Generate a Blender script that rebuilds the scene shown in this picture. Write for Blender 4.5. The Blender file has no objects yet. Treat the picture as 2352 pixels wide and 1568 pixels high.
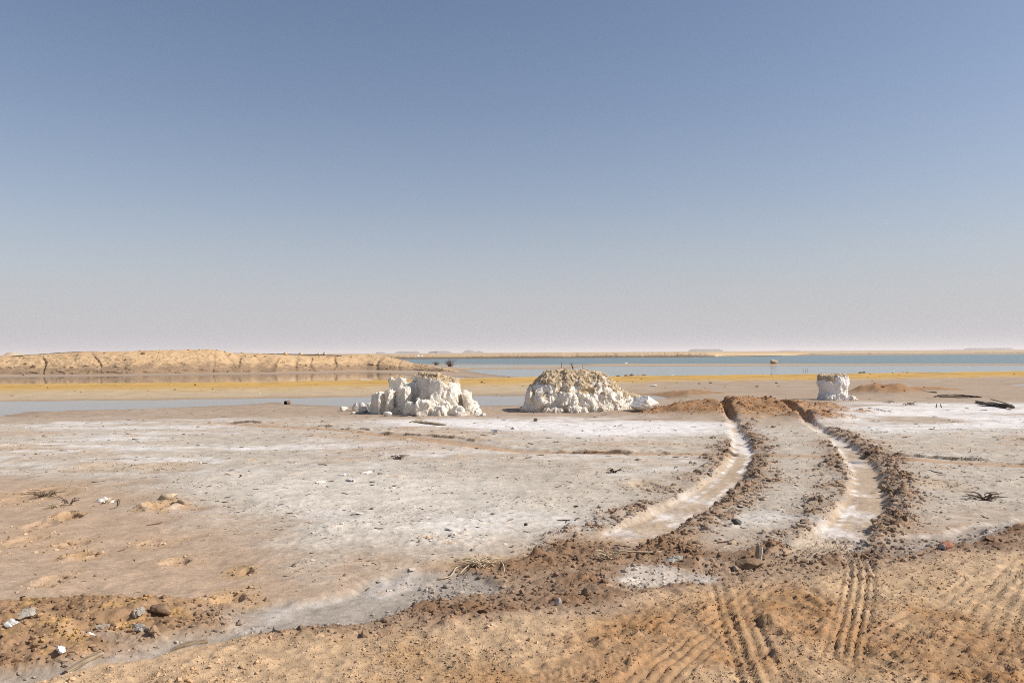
import bpy, math, random
import numpy as np
from mathutils import Vector, Matrix, Euler

# ------------------------------------------------------------------ camera, sky, sun, exposure
H, F, U0, VC, V0, ROLL = 1.55, 1800.0, 1176.0, 784.0, 809.5, 0.006
sc = bpy.context.scene
col = sc.collection
cam = bpy.data.cameras.new('camera'); cam_o = bpy.data.objects.new('camera', cam); col.objects.link(cam_o)
cam.sensor_width = 36.0; cam.lens = 36.0*F/2352.0
cam.shift_y = (V0-VC)/2352.0
cam.clip_start = 0.05; cam.clip_end = 60000
cam_o.location = (0, 0, H)
cam_o.rotation_euler = (Matrix.Rotation(math.pi/2, 3, 'X') @ Matrix.Rotation(-math.asin(ROLL), 3, 'Z')).to_euler()
sc.camera = cam_o

SUN_EL, SUN_AZ = math.radians(42), math.radians(95)      # azimuth measured from +Y towards +X
to_sun = Vector((math.sin(SUN_AZ)*math.cos(SUN_EL), math.cos(SUN_AZ)*math.cos(SUN_EL), math.sin(SUN_EL)))
world = bpy.data.worlds.new('World'); sc.world = world; world.use_nodes = True
wn = world.node_tree; wn.nodes.clear()
sky = wn.nodes.new('ShaderNodeTexSky'); sky.sky_type = 'NISHITA'; sky.sun_disc = False
sky.sun_elevation = SUN_EL; sky.sun_rotation = SUN_AZ
sky.altitude = 0; sky.air_density = 1.0; sky.dust_density = 1.0; sky.ozone_density = 1.0
bg = wn.nodes.new('ShaderNodeBackground'); bg.inputs['Strength'].default_value = 0.10
wo = wn.nodes.new('ShaderNodeOutputWorld')
# pale desert dust low over the whole horizon, thinning with height
wtc = wn.nodes.new('ShaderNodeTexCoord'); wsx = wn.nodes.new('ShaderNodeSeparateXYZ'); wn.links.new(wtc.outputs['Generated'], wsx.inputs[0])
wcr = wn.nodes.new('ShaderNodeValToRGB'); wcr.color_ramp.interpolation = 'B_SPLINE'
_el = wcr.color_ramp.elements
_el[0].position = 0.0; _el[0].color = (.97, .97, .97, 1); _el[1].position = .46; _el[1].color = (0, 0, 0, 1)
for _p, _f in ((.05, .82), (.11, .48), (.19, .20), (.30, .06)):
    _e = _el.new(_p); _e.color = (_f, _f, _f, 1)
wn.links.new(wsx.outputs['Z'], wcr.inputs['Fac'])
wmx = wn.nodes.new('ShaderNodeMix'); wmx.data_type = 'RGBA'
wn.links.new(wcr.outputs['Color'], wmx.inputs['Factor']); wtn = wn.nodes.new('ShaderNodeVectorMath'); wtn.operation = 'MULTIPLY'; wtn.inputs[1].default_value = (1.07, 1.03, 1.06)   # dust tint of the clear air
wn.links.new(sky.outputs[0], wtn.inputs[0]); wn.links.new(wtn.outputs[0], wmx.inputs[6]); wmx.inputs[7].default_value = (5.3, 5.3, 5.72, 1)
wn.links.new(wmx.outputs[2], bg.inputs['Color']); wn.links.new(bg.outputs[0], wo.inputs['Surface'])
sun = bpy.data.lights.new('sun', 'SUN'); sun.energy = 5.0; sun.angle = math.radians(0.53); sun.color = (1.0, 0.955, 0.88)
sun_o = bpy.data.objects.new('sun', sun); col.objects.link(sun_o)
sun_o.rotation_euler = to_sun.to_track_quat('Z', 'Y').to_euler(); sun_o.location = (20, -5, 30)
vs = sc.view_settings
vs.view_transform = 'Standard'; vs.look = 'None'; vs.gamma = 1.0; vs.exposure = 0.0; vs.use_curve_mapping = False
sc.cycles.use_denoising = False; sc.cycles.filter_width = 1.0
sc.cycles.max_bounces = 6; sc.cycles.volume_bounces = 1

# ------------------------------------------------------------------ survey: photograph point -> point on the ground
_cr, _sr = math.sqrt(1-ROLL*ROLL), ROLL
def G(u, v, z=0.0):
    du, dv = u-U0, v-VC
    a, b = du*_cr-dv*_sr, dv*_cr+du*_sr
    Y = (H-z)*F/(b-(V0-VC))
    return (a*Y/F, Y)
def GY(u, v, Y):                                   # point at distance Y -> (x, y, z)
    du, dv = u-U0, v-VC
    a, b = du*_cr-dv*_sr, dv*_cr+du*_sr
    return (a*Y/F, Y, H-(b-(V0-VC))*Y/F)
def GP(pts): return [G(u, v) for u, v in pts]

# ------------------------------------------------------------------ noise
_rs = np.random.RandomState(7)
_perm = _rs.permutation(1024).astype(np.int32)
_ga = (_rs.rand(1024)*2*np.pi).astype(np.float32)
_gx, _gy = np.cos(_ga), np.sin(_ga)
_g3 = _rs.normal(size=(1024, 3)).astype(np.float32); _g3 /= np.linalg.norm(_g3, axis=1)[:, None]
def pn(x, y, seed=0):
    x = np.asarray(x, np.float64)+seed*17.13; y = np.asarray(y, np.float64)-seed*9.71
    xi = np.floor(x); yi = np.floor(y)
    fx = (x-xi).astype(np.float32); fy = (y-yi).astype(np.float32)
    xi = xi.astype(np.int64).astype(np.int32); yi = yi.astype(np.int64).astype(np.int32)
    a0 = _perm[xi & 1023]; a1 = _perm[(xi+1) & 1023]
    def g(a, yy, dx, dy):
        h = _perm[(a+yy) & 1023]
        return _gx[h]*dx+_gy[h]*dy
    u = fx*fx*fx*(fx*(fx*6-15)+10); w = fy*fy*fy*(fy*(fy*6-15)+10)
    n00 = g(a0, yi, fx, fy); n10 = g(a1, yi, fx-1, fy); n01 = g(a0, yi+1, fx, fy-1); n11 = g(a1, yi+1, fx-1, fy-1)
    n0 = n00+u*(n10-n00); n1 = n01+u*(n11-n01)
    return (n0+w*(n1-n0))*1.5
def fbm(x, y, octv=3, seed=0, gain=.5):
    s = 0; a = 1.0; t = 0
    for k in range(octv):
        s = s+a*pn(x*2**k, y*2**k, seed+k*3); t += a; a *= gain
    return s/t
def billow(x, y, octv=3, seed=0, gain=.5):
    s = 0; a = 1.0; t = 0
    for k in range(octv):
        s = s+a*np.abs(pn(x*2**k, y*2**k, seed+k*3)); t += a; a *= gain
    return s/t
def pn3(P, seed=0):
    P = np.asarray(P, np.float64)+seed*11.7
    I = np.floor(P); f = P-I; I = I.astype(np.int64)
    u = f*f*f*(f*(f*6-15)+10); r = 0
    for i in (0, 1):
        for j in (0, 1):
            for k in (0, 1):
                h = _perm[(_perm[(_perm[(I[:, 0]+i) & 1023]+I[:, 1]+j) & 1023]+I[:, 2]+k) & 1023]
                d = f-np.array((i, j, k))
                w = (u[:, 0] if i else 1-u[:, 0])*(u[:, 1] if j else 1-u[:, 1])*(u[:, 2] if k else 1-u[:, 2])
                r = r+w*(_g3[h]*d).sum(1)
    return r*1.5
def fbm3(P, octv=3, seed=0):
    s = 0; a = 1.; t = 0
    for k in range(octv):
        s = s+a*pn3(np.asarray(P)*2**k, seed+k); t += a; a *= .5
    return s/t
def worley3(P, seed=0):
    P = np.asarray(P, np.float64)+seed*5.3
    I = np.floor(P).astype(np.int64); f = P-I
    d1 = np.full(len(P), 9.); cid = np.zeros(len(P), np.int32)
    for i in (-1, 0, 1):
        for j in (-1, 0, 1):
            for k in (-1, 0, 1):
                h = _perm[(_perm[(_perm[(I[:, 0]+i) & 1023]+I[:, 1]+j) & 1023]+I[:, 2]+k) & 1023]
                off = np.stack([(_perm[(h+1) & 1023])/1024., (_perm[(h+7) & 1023])/1024., (_perm[(h+13) & 1023])/1024.], 1)
                d = np.sqrt(((np.array((i, j, k))+off-f)**2).sum(1))
                m = d < d1
                cid = np.where(m, h, cid); d1 = np.minimum(d, d1)
    return d1, cid
def sstep(a, b, x):
    t = np.clip((x-a)/(b-a), 0, 1); return t*t*(3-2*t)
def pdist(X, Y, pts, lim=1e9):
    """distance to a polyline, signed side (left positive) and fraction along it"""
    P = np.array(pts, np.float64)
    D = np.full(X.shape, 1e6); S = np.ones(X.shape); T = np.zeros(X.shape)
    m = (X > P[:, 0].min()-lim) & (X < P[:, 0].max()+lim) & (Y > P[:, 1].min()-lim) & (Y < P[:, 1].max()+lim)
    if not m.any(): return D, S, T
    x = X[m]; y = Y[m]; d = np.full(x.shape, 1e6); s = np.zeros(x.shape); t = np.zeros(x.shape)
    L = np.r_[0, np.cumsum(np.hypot(*(P[1:]-P[:-1]).T))]
    for i in range(len(P)-1):
        a, b = P[i], P[i+1]; e = b-a; ll = (e**2).sum()
        q = np.clip(((x-a[0])*e[0]+(y-a[1])*e[1])/ll, 0, 1)
        dx = x-a[0]-q*e[0]; dy = y-a[1]-q*e[1]; dd = np.hypot(dx, dy)
        k = dd < d
        d = np.where(k, dd, d); s = np.where(k, np.sign(e[0]*(y-a[1])-e[1]*(x-a[0])), s)
        t = np.where(k, L[i]+q*math.sqrt(ll), t)
    D[m] = d; S[m] = s; T[m] = t
    return D, S, T
def psd(X, Y, pts, lim=12.0):
    """signed distance to a polygon, positive inside; clipped to -lim far away"""
    P = np.array(list(pts)+[pts[0]], np.float64)
    R = np.full(X.shape, -float(lim))
    m = (X > P[:, 0].min()-lim) & (X < P[:, 0].max()+lim) & (Y > P[:, 1].min()-lim) & (Y < P[:, 1].max()+lim)
    if not m.any(): return R
    x = X[m]; y = Y[m]; d = np.full(x.shape, 1e6); ins = np.zeros(x.shape, bool)
    for i in range(len(P)-1):
        a, b = P[i], P[i+1]; e = b-a; ll = (e**2).sum()+1e-12
        q = np.clip(((x-a[0])*e[0]+(y-a[1])*e[1])/ll, 0, 1)
        d = np.minimum(d, np.hypot(x-a[0]-q*e[0], y-a[1]-q*e[1]))
        if a[1] != b[1]:
            c = ((a[1] > y) != (b[1] > y)) & (x < (b[0]-a[0])*(y-a[1])/(b[1]-a[1])+a[0])
            ins ^= c
    R[m] = np.where(ins, d, -np.minimum(d, lim))
    return R
def curve(pts, n=8):
    """Catmull-Rom through points"""
    P = [np.array(p, float) for p in pts]; P = [2*P[0]-P[1]]+P+[2*P[-1]-P[-2]]; out = []
    for i in range(1, len(P)-2):
        for k in range(n):
            t = k/n; a, b, c, d = P[i-1:i+3]
            out.append(.5*((2*b)+(-a+c)*t+(2*a-5*b+4*c-d)*t*t+(-a+3*b-3*c+d)*t**3))
    out.append(P[-2]); return [tuple(o) for o in out]
# ------------------------------------------------------------------ materials
def nodes(name, rough=.95, spec=.2):
    m = bpy.data.materials.new(name); m.use_nodes = True
    nt = m.node_tree; b = nt.nodes['Principled BSDF']
    b.inputs['Roughness'].default_value = rough; b.inputs['Specular IOR Level'].default_value = spec
    return m, nt, b
def N(nt, t, **kw):
    n = nt.nodes.new(t)
    for k, v in kw.items():
        if k in n.inputs: n.inputs[k].default_value = v
        else: setattr(n, k, v)
    return n
def bump_chain(nt, b, layers, coord='Object'):
    """layers of (scale, detail, strength, distance)"""
    tc = N(nt, 'ShaderNodeTexCoord'); prev = None
    for s, d, st, dist in layers:
        no = N(nt, 'ShaderNodeTexNoise'); no.inputs['Scale'].default_value = s; no.inputs['Detail'].default_value = d
        no.inputs['Roughness'].default_value = .65
        nt.links.new(tc.outputs[coord], no.inputs['Vector'])
        bp = N(nt, 'ShaderNodeBump'); bp.inputs['Strength'].default_value = st; bp.inputs['Distance'].default_value = dist
        nt.links.new(no.outputs['Fac'], bp.inputs['Height'])
        if prev: nt.links.new(prev.outputs[0], bp.inputs['Normal'])
        prev = bp
    if prev: nt.links.new(prev.outputs[0], b.inputs['Normal'])
    return tc
def mat_attr(name, vary=.25, scale=35, bumps=(), rough=.95, spec=.15):
    """earth: colour of the material at each place is stored with the mesh (salt, mud, sand), grain comes from noise"""
    m, nt, b = nodes(name, rough, spec)
    at = N(nt, 'ShaderNodeAttribute'); at.attribute_name = 'Col'
    tc = bump_chain(nt, b, bumps)
    prev = at.outputs['Color']
    for s, v in ((scale, vary), (scale*4.3, vary*.8)):
        no = N(nt, 'ShaderNodeTexNoise'); no.inputs['Scale'].default_value = s; no.inputs['Detail'].default_value = 4; no.inputs['Roughness'].default_value = .7
        nt.links.new(tc.outputs['Object'], no.inputs['Vector'])
        mr = N(nt, 'ShaderNodeMapRange'); mr.inputs['From Min'].default_value = .3; mr.inputs['From Max'].default_value = .7
        mr.inputs['To Min'].default_value = 1-v; mr.inputs['To Max'].default_value = 1+v
        nt.links.new(no.outputs['Fac'], mr.inputs['Value'])
        mx = N(nt, 'ShaderNodeVectorMath', operation='SCALE')
        nt.links.new(prev, mx.inputs[0]); nt.links.new(mr.outputs[0], mx.inputs['Scale']); prev = mx.outputs[0]
    nt.links.new(prev, b.inputs['Base Color'])
    return m
def mat_noise(name, c1, c2, scale=8, rough=.85, bumps=((40, 4, .4, .01),), spec=.25, detail=5, lo=.35, hi=.65, stretch=None):
    m, nt, b = nodes(name, rough, spec)
    tc = bump_chain(nt, b, bumps)
    no = N(nt, 'ShaderNodeTexNoise'); no.inputs['Scale'].default_value = scale; no.inputs['Detail'].default_value = detail
    if stretch:
        mp = N(nt, 'ShaderNodeMapping'); mp.inputs['Scale'].default_value = stretch
        nt.links.new(tc.outputs['Object'], mp.inputs['Vector']); nt.links.new(mp.outputs[0], no.inputs['Vector'])
    else: nt.links.new(tc.outputs['Object'], no.inputs['Vector'])
    cr = N(nt, 'ShaderNodeValToRGB')
    cr.color_ramp.elements[0].position = lo; cr.color_ramp.elements[0].color = (*c1, 1)
    cr.color_ramp.elements[1].position = hi; cr.color_ramp.elements[1].color = (*c2, 1)
    nt.links.new(no.outputs['Fac'], cr.inputs['Fac']); nt.links.new(cr.outputs[0], b.inputs['Base Color'])
    return m
def mat_water(name, base, rough, waves):
    m, nt, b = nodes(name, rough, .5); b.inputs['Base Color'].default_value = (*base, 1); b.inputs['IOR'].default_value = 1.33
    tc = N(nt, 'ShaderNodeTexCoord'); prev = None
    for sx, sy, st, dist in waves:
        mp = N(nt, 'ShaderNodeMapping'); mp.inputs['Scale'].default_value = (sx, sy, 1)
        nt.links.new(tc.outputs['Object'], mp.inputs['Vector'])
        no = N(nt, 'ShaderNodeTexNoise'); no.inputs['Scale'].default_value = 1; no.inputs['Detail'].default_value = 3
        nt.links.new(mp.outputs[0], no.inputs['Vector'])
        bp = N(nt, 'ShaderNodeBump'); bp.inputs['Strength'].default_value = st; bp.inputs['Distance'].default_value = dist
        nt.links.new(no.outputs['Fac'], bp.inputs['Height'])
        if prev: nt.links.new(prev.outputs[0], bp.inputs['Normal'])
        prev = bp
    if prev: nt.links.new(prev.outputs[0], b.inputs['Normal'])
    return m
# ------------------------------------------------------------------ objects
def tag(o, label=None, cat=None, group=None, kind=None):
    if label: o['label'] = label
    if cat: o['category'] = cat
    if group: o['group'] = group
    if kind: o['kind'] = kind
    return o
def mesh_np(name, V, Fc, mat=None, parent=None, cols=None, smooth=False, link=True):
    """V (n,3); Fc (m,3|4) ints, or a list of such arrays"""
    V = np.asarray(V, np.float32); fl = [np.asarray(f, np.int32) for f in (Fc if isinstance(Fc, list) else [Fc]) if len(f)]
    me = bpy.data.meshes.new(name)
    loops = np.concatenate([f.ravel() for f in fl]); tot = np.concatenate([np.full(len(f), f.shape[1], np.int32) for f in fl])
    me.vertices.add(len(V)); me.vertices.foreach_set('co', V.ravel())
    me.loops.add(len(loops)); me.loops.foreach_set('vertex_index', loops)
    me.polygons.add(len(tot)); me.polygons.foreach_set('loop_start', np.r_[0, np.cumsum(tot)[:-1]].astype(np.int32))
    me.polygons.foreach_set('use_smooth', np.full(len(tot), smooth))
    if cols is not None:
        ca = me.color_attributes.new('Col', 'FLOAT_COLOR', 'POINT')
        c4 = np.ones((len(V), 4), np.float32); c4[:, :3] = cols; ca.data.foreach_set('color', c4.ravel())
    me.update(calc_edges=True)
    if mat: me.materials.append(mat)
    o = bpy.data.objects.new(name, me)
    if link: col.objects.link(o)
    if parent: o.parent = parent
    return o
def empty(name, loc, rz=0):
    o = bpy.data.objects.new(name, None); col.objects.link(o); o.location = loc; o.rotation_euler = (0, 0, rz); o.empty_display_size = .1
    return o
def grid_faces(nr, nc):
    i = np.arange(nr-1)[:, None]*nc+np.arange(nc-1)[None, :]
    return np.stack([i, i+1, i+nc+1, i+nc], -1).reshape(-1, 4)
# ------------------------------------------------------------------ the ground
WL = -0.06                                          # water level
CRUST, SALT, TAN = (.51, .45, .372), (.76, .73, .70), (.475, .345, .24)
BROWN, SAND, RUST = (.21, .125, .072), (.51, .36, .222), (.34, .18, .078)
OCHRE, MUD, CHAN, PALE = (.56, .34, .085), (.40, .305, .222), (.385, .34, .29), (.64, .585, .51)
POND_FRONT = GP([(-700,924),(0,917.6),(300,915),(632,911),(900,907),(1228,905),(1236,918),(1225,925),(1150,928),(900,930),(784,929),(670,923),(632,921),(520,927),(403,932),(257,936),(80,939),(0,951),(-250,958),(-700,962)])
POND_SMALL = GP([(1470,905),(1500,903.5),(1537,908),(1530,912),(1490,912)])
POND_RIGHT = GP([(2314,880),(2360,878),(2600,876),(2600,880),(2352,883)])
POND_LEFT = GP([(-900,871),(-300,868),(0,865),(300,862),(632,858),(843,853.5),(905,856),(945,862),(935,871),(843,875),(632,880),(0,883),(-300,886),(-900,890)])
POND_TINY = GP([(1030,865),(1050,863),(1075,864.5),(1060,867),(1040,867)])
LAGOON = GP([(1066,848),(1110,846),(1300,846),(1335,841),(1400,839.6),(1723,839),(2352,837.5),(3200,834),(3200,846),(2352,853.5),(1985,858.5),(1723,862),(1417,865.5),(1300,865.5),(1190,864.5),(1120,857),(1085,851)])
LAGOON_ARM = GP([(985,838),(1100,836.8),(1335,836.2),(1345,838.6),(1200,841),(1080,843),(1030,841)])
LAKE = GP([(890,823),(1640,818.9),(1700,817),(2352,813),(3600,805),(3600,823),(2352,834.2),(1723,834.2),(1417,834.4),(1330,835.3),(1000,835.2),(952,835.6),(915,832)])
WATERS = [(POND_FRONT,.5,.9),(POND_SMALL,.3,.5),(POND_RIGHT,.4,.6),(POND_LEFT,.6,1.2),(POND_TINY,.3,.5),(LAGOON,.8,1.6),(LAGOON_ARM,.5,1.2),(LAKE,1.5,3.0)]
BERM = GP([(-900,898),(0,892),(632,886),(1050,878.5),(1417,869.5),(1723,867),(2352,857.5),(3200,844)])
RUT_L = curve([G(1648,914,.3),G(1664,935,.14),G(1682,965),G(1696,995),G(1704,1020),G(1706,1042),G(1690,1068),G(1660,1100),G(1620,1130),G(1570,1162),G(1500,1198),G(1430,1234),G(1360,1262)], 6)
RUT_R = curve([G(1787,917,.3),G(1818,940,.12),G(1853,965),G(1890,988),G(1925,1010),G(1953,1032),G(1972,1055),G(1987,1085),G(1992,1120),G(1986,1150),G(1970,1177),G(1945,1207),G(1912,1242),G(1880,1270)], 6)
CRACKS = [GP([(700,975),(760,979),(800,983),(862,988)]), GP([(890,996),(960,1001),(1040,1006),(1105,1014)]),
          GP([(1200,1029),(1265,1034),(1340,1038),(1500,1036),(1600,1036),(1690,1035)]),
          GP([(1985,1042),(2050,1045),(2130,1049),(2230,1054),(2352,1060),(2700,1075)]),
          GP([(2350,1010),(2600,1014)]), GP([(520,972),(575,969),(600,971)])]
OLD_TRACK = curve(GP([(400,962),(560,975),(760,985),(900,1002),(1060,1018),(1200,1035),(1450,1040),(1700,1042),(1960,1048),(2150,1057),(2400,1068),(2800,1090)]), 5)
SAND_POLY = GP([(-900,1580),(170,1535),(420,1478),(650,1450),(1000,1430),(1300,1400),(1500,1370),(1700,1330),(1800,1322),(2050,1296),(2400,1245),(3300,1150),(3600,3000),(-1500,3000)])
BAND_POLY = GP([(560,1450),(800,1408),(940,1375),(1010,1330),(1050,1305),(1200,1285),(1330,1235),(1420,1240),(1560,1258),(1700,1270),(1880,1262),(2050,1248),(2200,1226),(2352,1206),(2800,1160),(2900,1190),(2400,1246),(2050,1292),(1800,1322),(1600,1352),(1400,1380),(1200,1408),(1000,1436),(700,1462)])
ORANGE_POLY = GP([(1000,1300),(1100,1280),(1250,1262),(1330,1228),(1500,1195),(1600,1175),(1560,1260),(1350,1290),(1150,1320),(1020,1330)])
CRUST_POLY = GP([(-900,985),(0,972),(700,958),(1200,965),(1500,975),(1900,975),(3200,935),(3200,1160),(2352,1188),(2060,1235),(1950,1285),(1700,1262),(1500,1235),(1320,1245),(1250,1268),(1000,1288),(700,1285),(480,1235),(390,1150),(250,1095),(-900,1090)])
PALE_POLY = GP([(520,1090),(900,1075),(1250,1110),(1380,1190),(1290,1240),(1000,1262),(700,1240),(560,1170)])
WHITE_R = GP([(1850,945),(1960,922),(2200,925),(3200,912),(3200,985),(2352,996),(2000,1000),(1900,985)])
WHITE_M = GP([(840,968),(1100,958),(1500,962),(1680,972),(1690,1002),(1400,1004),(1150,990),(900,978)])
STREAK_L = GP([(-600,990),(200,960),(560,958),(700,975),(1000,1020),(1450,1050),(1300,1062),(900,1075),(500,1090),(-600,1075)])
CHANNEL = curve(GP([(-300,1560),(160,1500),(400,1446),(560,1424),(720,1402),(880,1374),(1010,1343)]), 5)
CHAN_R = curve(GP([(2030,1262),(2110,1238),(2230,1222),(2352,1202),(2700,1160)]), 5)
TREAD_SALT = GP([(1420,1300),(1530,1285),(1625,1315),(1590,1335),(1490,1345),(1420,1335)])
HEAP_C = [(G(1725,946),3.6,2.2,.36), (G(1580,950),1.9,.9,.15), (G(2035,905),1.7,1.3,.42), (G(2130,897),2.2,1.2,.12),(G(1860,960),1.2,1.0,.2),(G(1560,905),2.5,1.6,.16)]
PITS = [(378,1163,.16,.2),(152,1187,.11,.16),(178,1275,.085,.15),(95,1205,.14,.03),(60,1240,.17,.03),(160,1248,.14,.03),(128,1332,.12,.03),(410,1287,.1,.04),
        (557,1312,.08,.05),(350,1243,.12,.02),(30,1150,.2,.02),(225,1070,.25,.02),(370,1068,.3,.02),(20,1024,.3,.03),(110,1130,.3,.02),(525,1375,.12,.05),(1480,1112,.2,.04),(2160,1110,.2,.02)]
RUST_LINE = curve(GP([(1300,1640),(1460,1530),(1600,1450),(1720,1405),(1850,1425),(2000,1450),(2200,1500),(2450,1560)]), 5)
TRACKS = [ # polyline, half width, kind, depth
    (curve(GP([(1905,1225),(1955,1262),(1972,1310),(1965,1370),(1950,1440),(1935,1500)]), 6), .095, 'ribs', .055),
    (curve(GP([(1640,1285),(1668,1330),(1685,1380),(1705,1440),(1740,1530),(1790,1640)]), 6), .11, 'lugs', .034),
    (curve(GP([(1900,1240),(1800,1310),(1660,1420),(1540,1520),(1440,1620)]), 6), .12, 'ribs', .022),
    (curve(GP([(2040,1470),(2160,1400),(2250,1345),(2290,1330),(2420,1290)]), 6), .12, 'lugs', .022),
    (curve(GP([(2130,1640),(2250,1470),(2310,1360),(2380,1280)]), 6), .12, 'lugs', .022),
    (curve(GP([(1430,1345),(1520,1325),(1625,1305),(1760,1290),(1900,1235)]), 6), .1, 'lugs', .03),
    (curve(GP([(900,1640),(1150,1570),(1400,1500),(1600,1440),(1800,1370)]), 6), .12, 'lugs', .012)]

plen = lambda P: float(np.hypot(*(np.array(P)[1:]-np.array(P)[:-1]).T).sum())
LEN_L, LEN_R = plen(RUT_L), plen(RUT_R)
print('RUT LEN', LEN_L, LEN_R)
def mixc(C, c, m): return C+(np.array(c, np.float32)-C)*m[:, None]
def terrain(X, Y, sp):
    """height, colour and looseness (0..1) of the ground at each point; sp = sampling distance there"""
    X = np.asarray(X, float); Y = np.asarray(Y, float)
    fade = lambda wl: np.clip(wl/sp/2-.6, 0, 1).astype(np.float32)
    n1 = fbm(X*.35, Y*.35, 3, 1); n2 = fbm(X*1.3, Y*1.3, 3, 2); n3 = fbm(X*5, Y*5, 3, 3)*fade(.2); n4 = fbm(X*18, Y*18, 2, 4)*fade(.055)
    qx = X+n3*.05+n2*.1; qy = Y+fbm(X*6, Y*6, 2, 55)*.05
    lum = (billow(qx*3.3, qy*3.3, 1, 5)*.45*np.clip(.6+n2*1.6, 0, 1)+billow(qx*9, qy*9, 1, 6)*.3*fade(.11)+billow(qx*21, qy*21, 1, 7)*.26*fade(.048)+billow(qx*44, qy*44, 1, 8)*.13*fade(.024))
    wx = X+n2*.25+n3*.06; wy = Y+fbm(X*1.1, Y*1.1, 3, 9)*.35+n3*.06
    near = Y < 60
    # --- masks
    sand = sstep(-.12, .2, psd(wx, wy, SAND_POLY, 4)); band = sstep(-.15, .12, psd(wx, wy, BAND_POLY, 3))
    orange = sstep(-.15, .35, psd(wx, wy, ORANGE_POLY, 3)); crust = sstep(-.8, .9, psd(wx+n1, wy+n2, CRUST_POLY, 4))
    pale = sstep(-.6, 1.0, psd(wx+n1, wy, PALE_POLY, 4)); wr = sstep(-.8, 1.2, psd(wx+n1, wy+n1*1.5, WHITE_R, 5))
    wm = sstep(-.9, .8, psd(wx+n1, wy+n1*1.5, WHITE_M, 5)); sl = sstep(-1, 1.5, psd(wx, wy, STREAK_L, 5))
    dc, _, tc_ = pdist(wx, wy, CHANNEL, 3); chan = sstep(.34, .20, dc+n3*.06); dcr, _, _ = pdist(wx, wy, CHAN_R, 3); chanr = sstep(.2, .1, dcr)
    dl, sl_side, tl = pdist(X+n3*.10+n2*.06, Y+n3*.10, RUT_L, 3); dr, sr_side, tr = pdist(X+n3*.10+n2*.06, Y+n3*.10, RUT_R, 3)
    tread = np.zeros_like(X); TZ = np.zeros_like(X)
    for pts, hw, kind, dep in TRACKS:
        d, s, t = pdist(X, Y, pts, 1); m = sstep(hw+.02, hw-.01, d)*np.clip(.75+n2*1.5, 0, 1); q = d*s
        if kind == 'ribs': p = sstep(.6, .25, np.abs(np.sin(q/hw*math.pi*1.9+n3*.25)))*np.clip(.75+n4*1.5, 0, 1)+.15
        else: p = sstep(.0, .28, np.sin((t+np.abs(q)*.7)/.042*math.pi*2))*.8+.4*sstep(.5, .95, np.abs(np.sin(q/hw*math.pi*1.5)))
        TZ = TZ-m*dep*p*fade(.06); tread = np.maximum(tread, m)
    # --- heights
    Z = n1*.035+n2*.02+n3*.006
    heapm = np.zeros_like(Z); heap = np.zeros_like(Z)
    for (cx, cy), rx, ry, hh in HEAP_C:
        q = np.exp(-(((X-cx)/rx*1.5)**2+((Y-cy)/ry*1.5)**2)**1.2)*(1+.35*n2)
        heap = np.maximum(heap, hh*q); heapm = np.maximum(heapm, sstep(.12, .45, q*(hh/.3)**.35+n3*.25+n2*.3))
    Z = Z+heap
    ridge = np.zeros_like(Z); floor_ = np.zeros_like(Z); wall = np.zeros_like(Z)
    for d, s, t, w0, w1, tlen in ((dl, sl_side, tl, .115, .20, LEN_L), (dr, sr_side, tr, .12, .17, LEN_R)):
        w = (w0+.05*sstep(6, 9, t)+(w1-w0)*sstep(10, 13.5, t))*(.75+.25*sstep(1.5, 4, t))+n2*.02
        dep = (.085+.13*sstep(3.2, .4, t))*sstep(tlen+.2, tlen-1.6, t)*sstep(-.02, 1.0, t)
        d2 = d+n4*.035
        cut = sstep(w+.05, w-.05, d2)
        rid = np.exp(-((d-(w+.17))/.13)**2)*(.55+.75*n2+.6*n3)*sstep(tlen+.5, tlen-.7, t)*(.75+.25*sstep(4, 7, t))
        sidef = np.where(s > 0, 1.0*sstep(3.8, 5.5, t)+.15, .8*sstep(6.0, 8.0, t)+.06)   # s > 0 is the outer, right-hand edge seen along the rut
        rid = np.clip(rid*sidef*np.clip(.85+n1*.8+n2*.6, .35, 1), 0, 1.2)
        Z = Z*(1-cut*.6)+rid*(.008+.17*lum)-cut*dep*(.8+.3*n2+.25*n3)+cut*(n3*.012+n4*.008)
        ridge = np.maximum(ridge, np.maximum(rid, sstep(w+.6+n2*.5, w+.08, d)*np.clip(.5+.9*n3+.5*n2, 0, 1)*sstep(tlen+.5, tlen-.7, t)*sidef)*(1-cut))
        floor_ = np.maximum(floor_, cut*sstep(tlen+.3, tlen-1.5, t)*sstep(-.05, .3, t)); wall = np.maximum(wall, np.clip(cut*(1-cut)*4, 0, 1))
    do, so, to_ = pdist(X+n2*.1, Y+n2*.12, OLD_TRACK, 3); old = sstep(.26, .14, do)*sstep(14, 12, np.abs(X+2)*0+np.where(X < -6, 20, 0)+0*X)
    old = sstep(.26, .13, do)*sstep(-8.5, -5, X)
    Z = Z-old*.022*(1-floor_)
    crk = np.zeros_like(Z)
    for c in CRACKS:
        d, s, _ = pdist(X+n3*.05, Y+n3*.16+n4*.03, c, 1.5); qd = d*s; on = sstep(.25, .75, .55+n2*1.5+n3*1.0)*(d < 1.4)
        Z = Z+on*.032*sstep(-.025, .015, qd)*np.exp(-np.clip(qd, 0, 9)/.3)-on*.015*np.exp(-((qd+.06)/.06)**2)
        crk = np.maximum(crk, on*sstep(.055, .025, np.abs(qd+.01)))
    pitc = np.zeros_like(Z)
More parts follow.
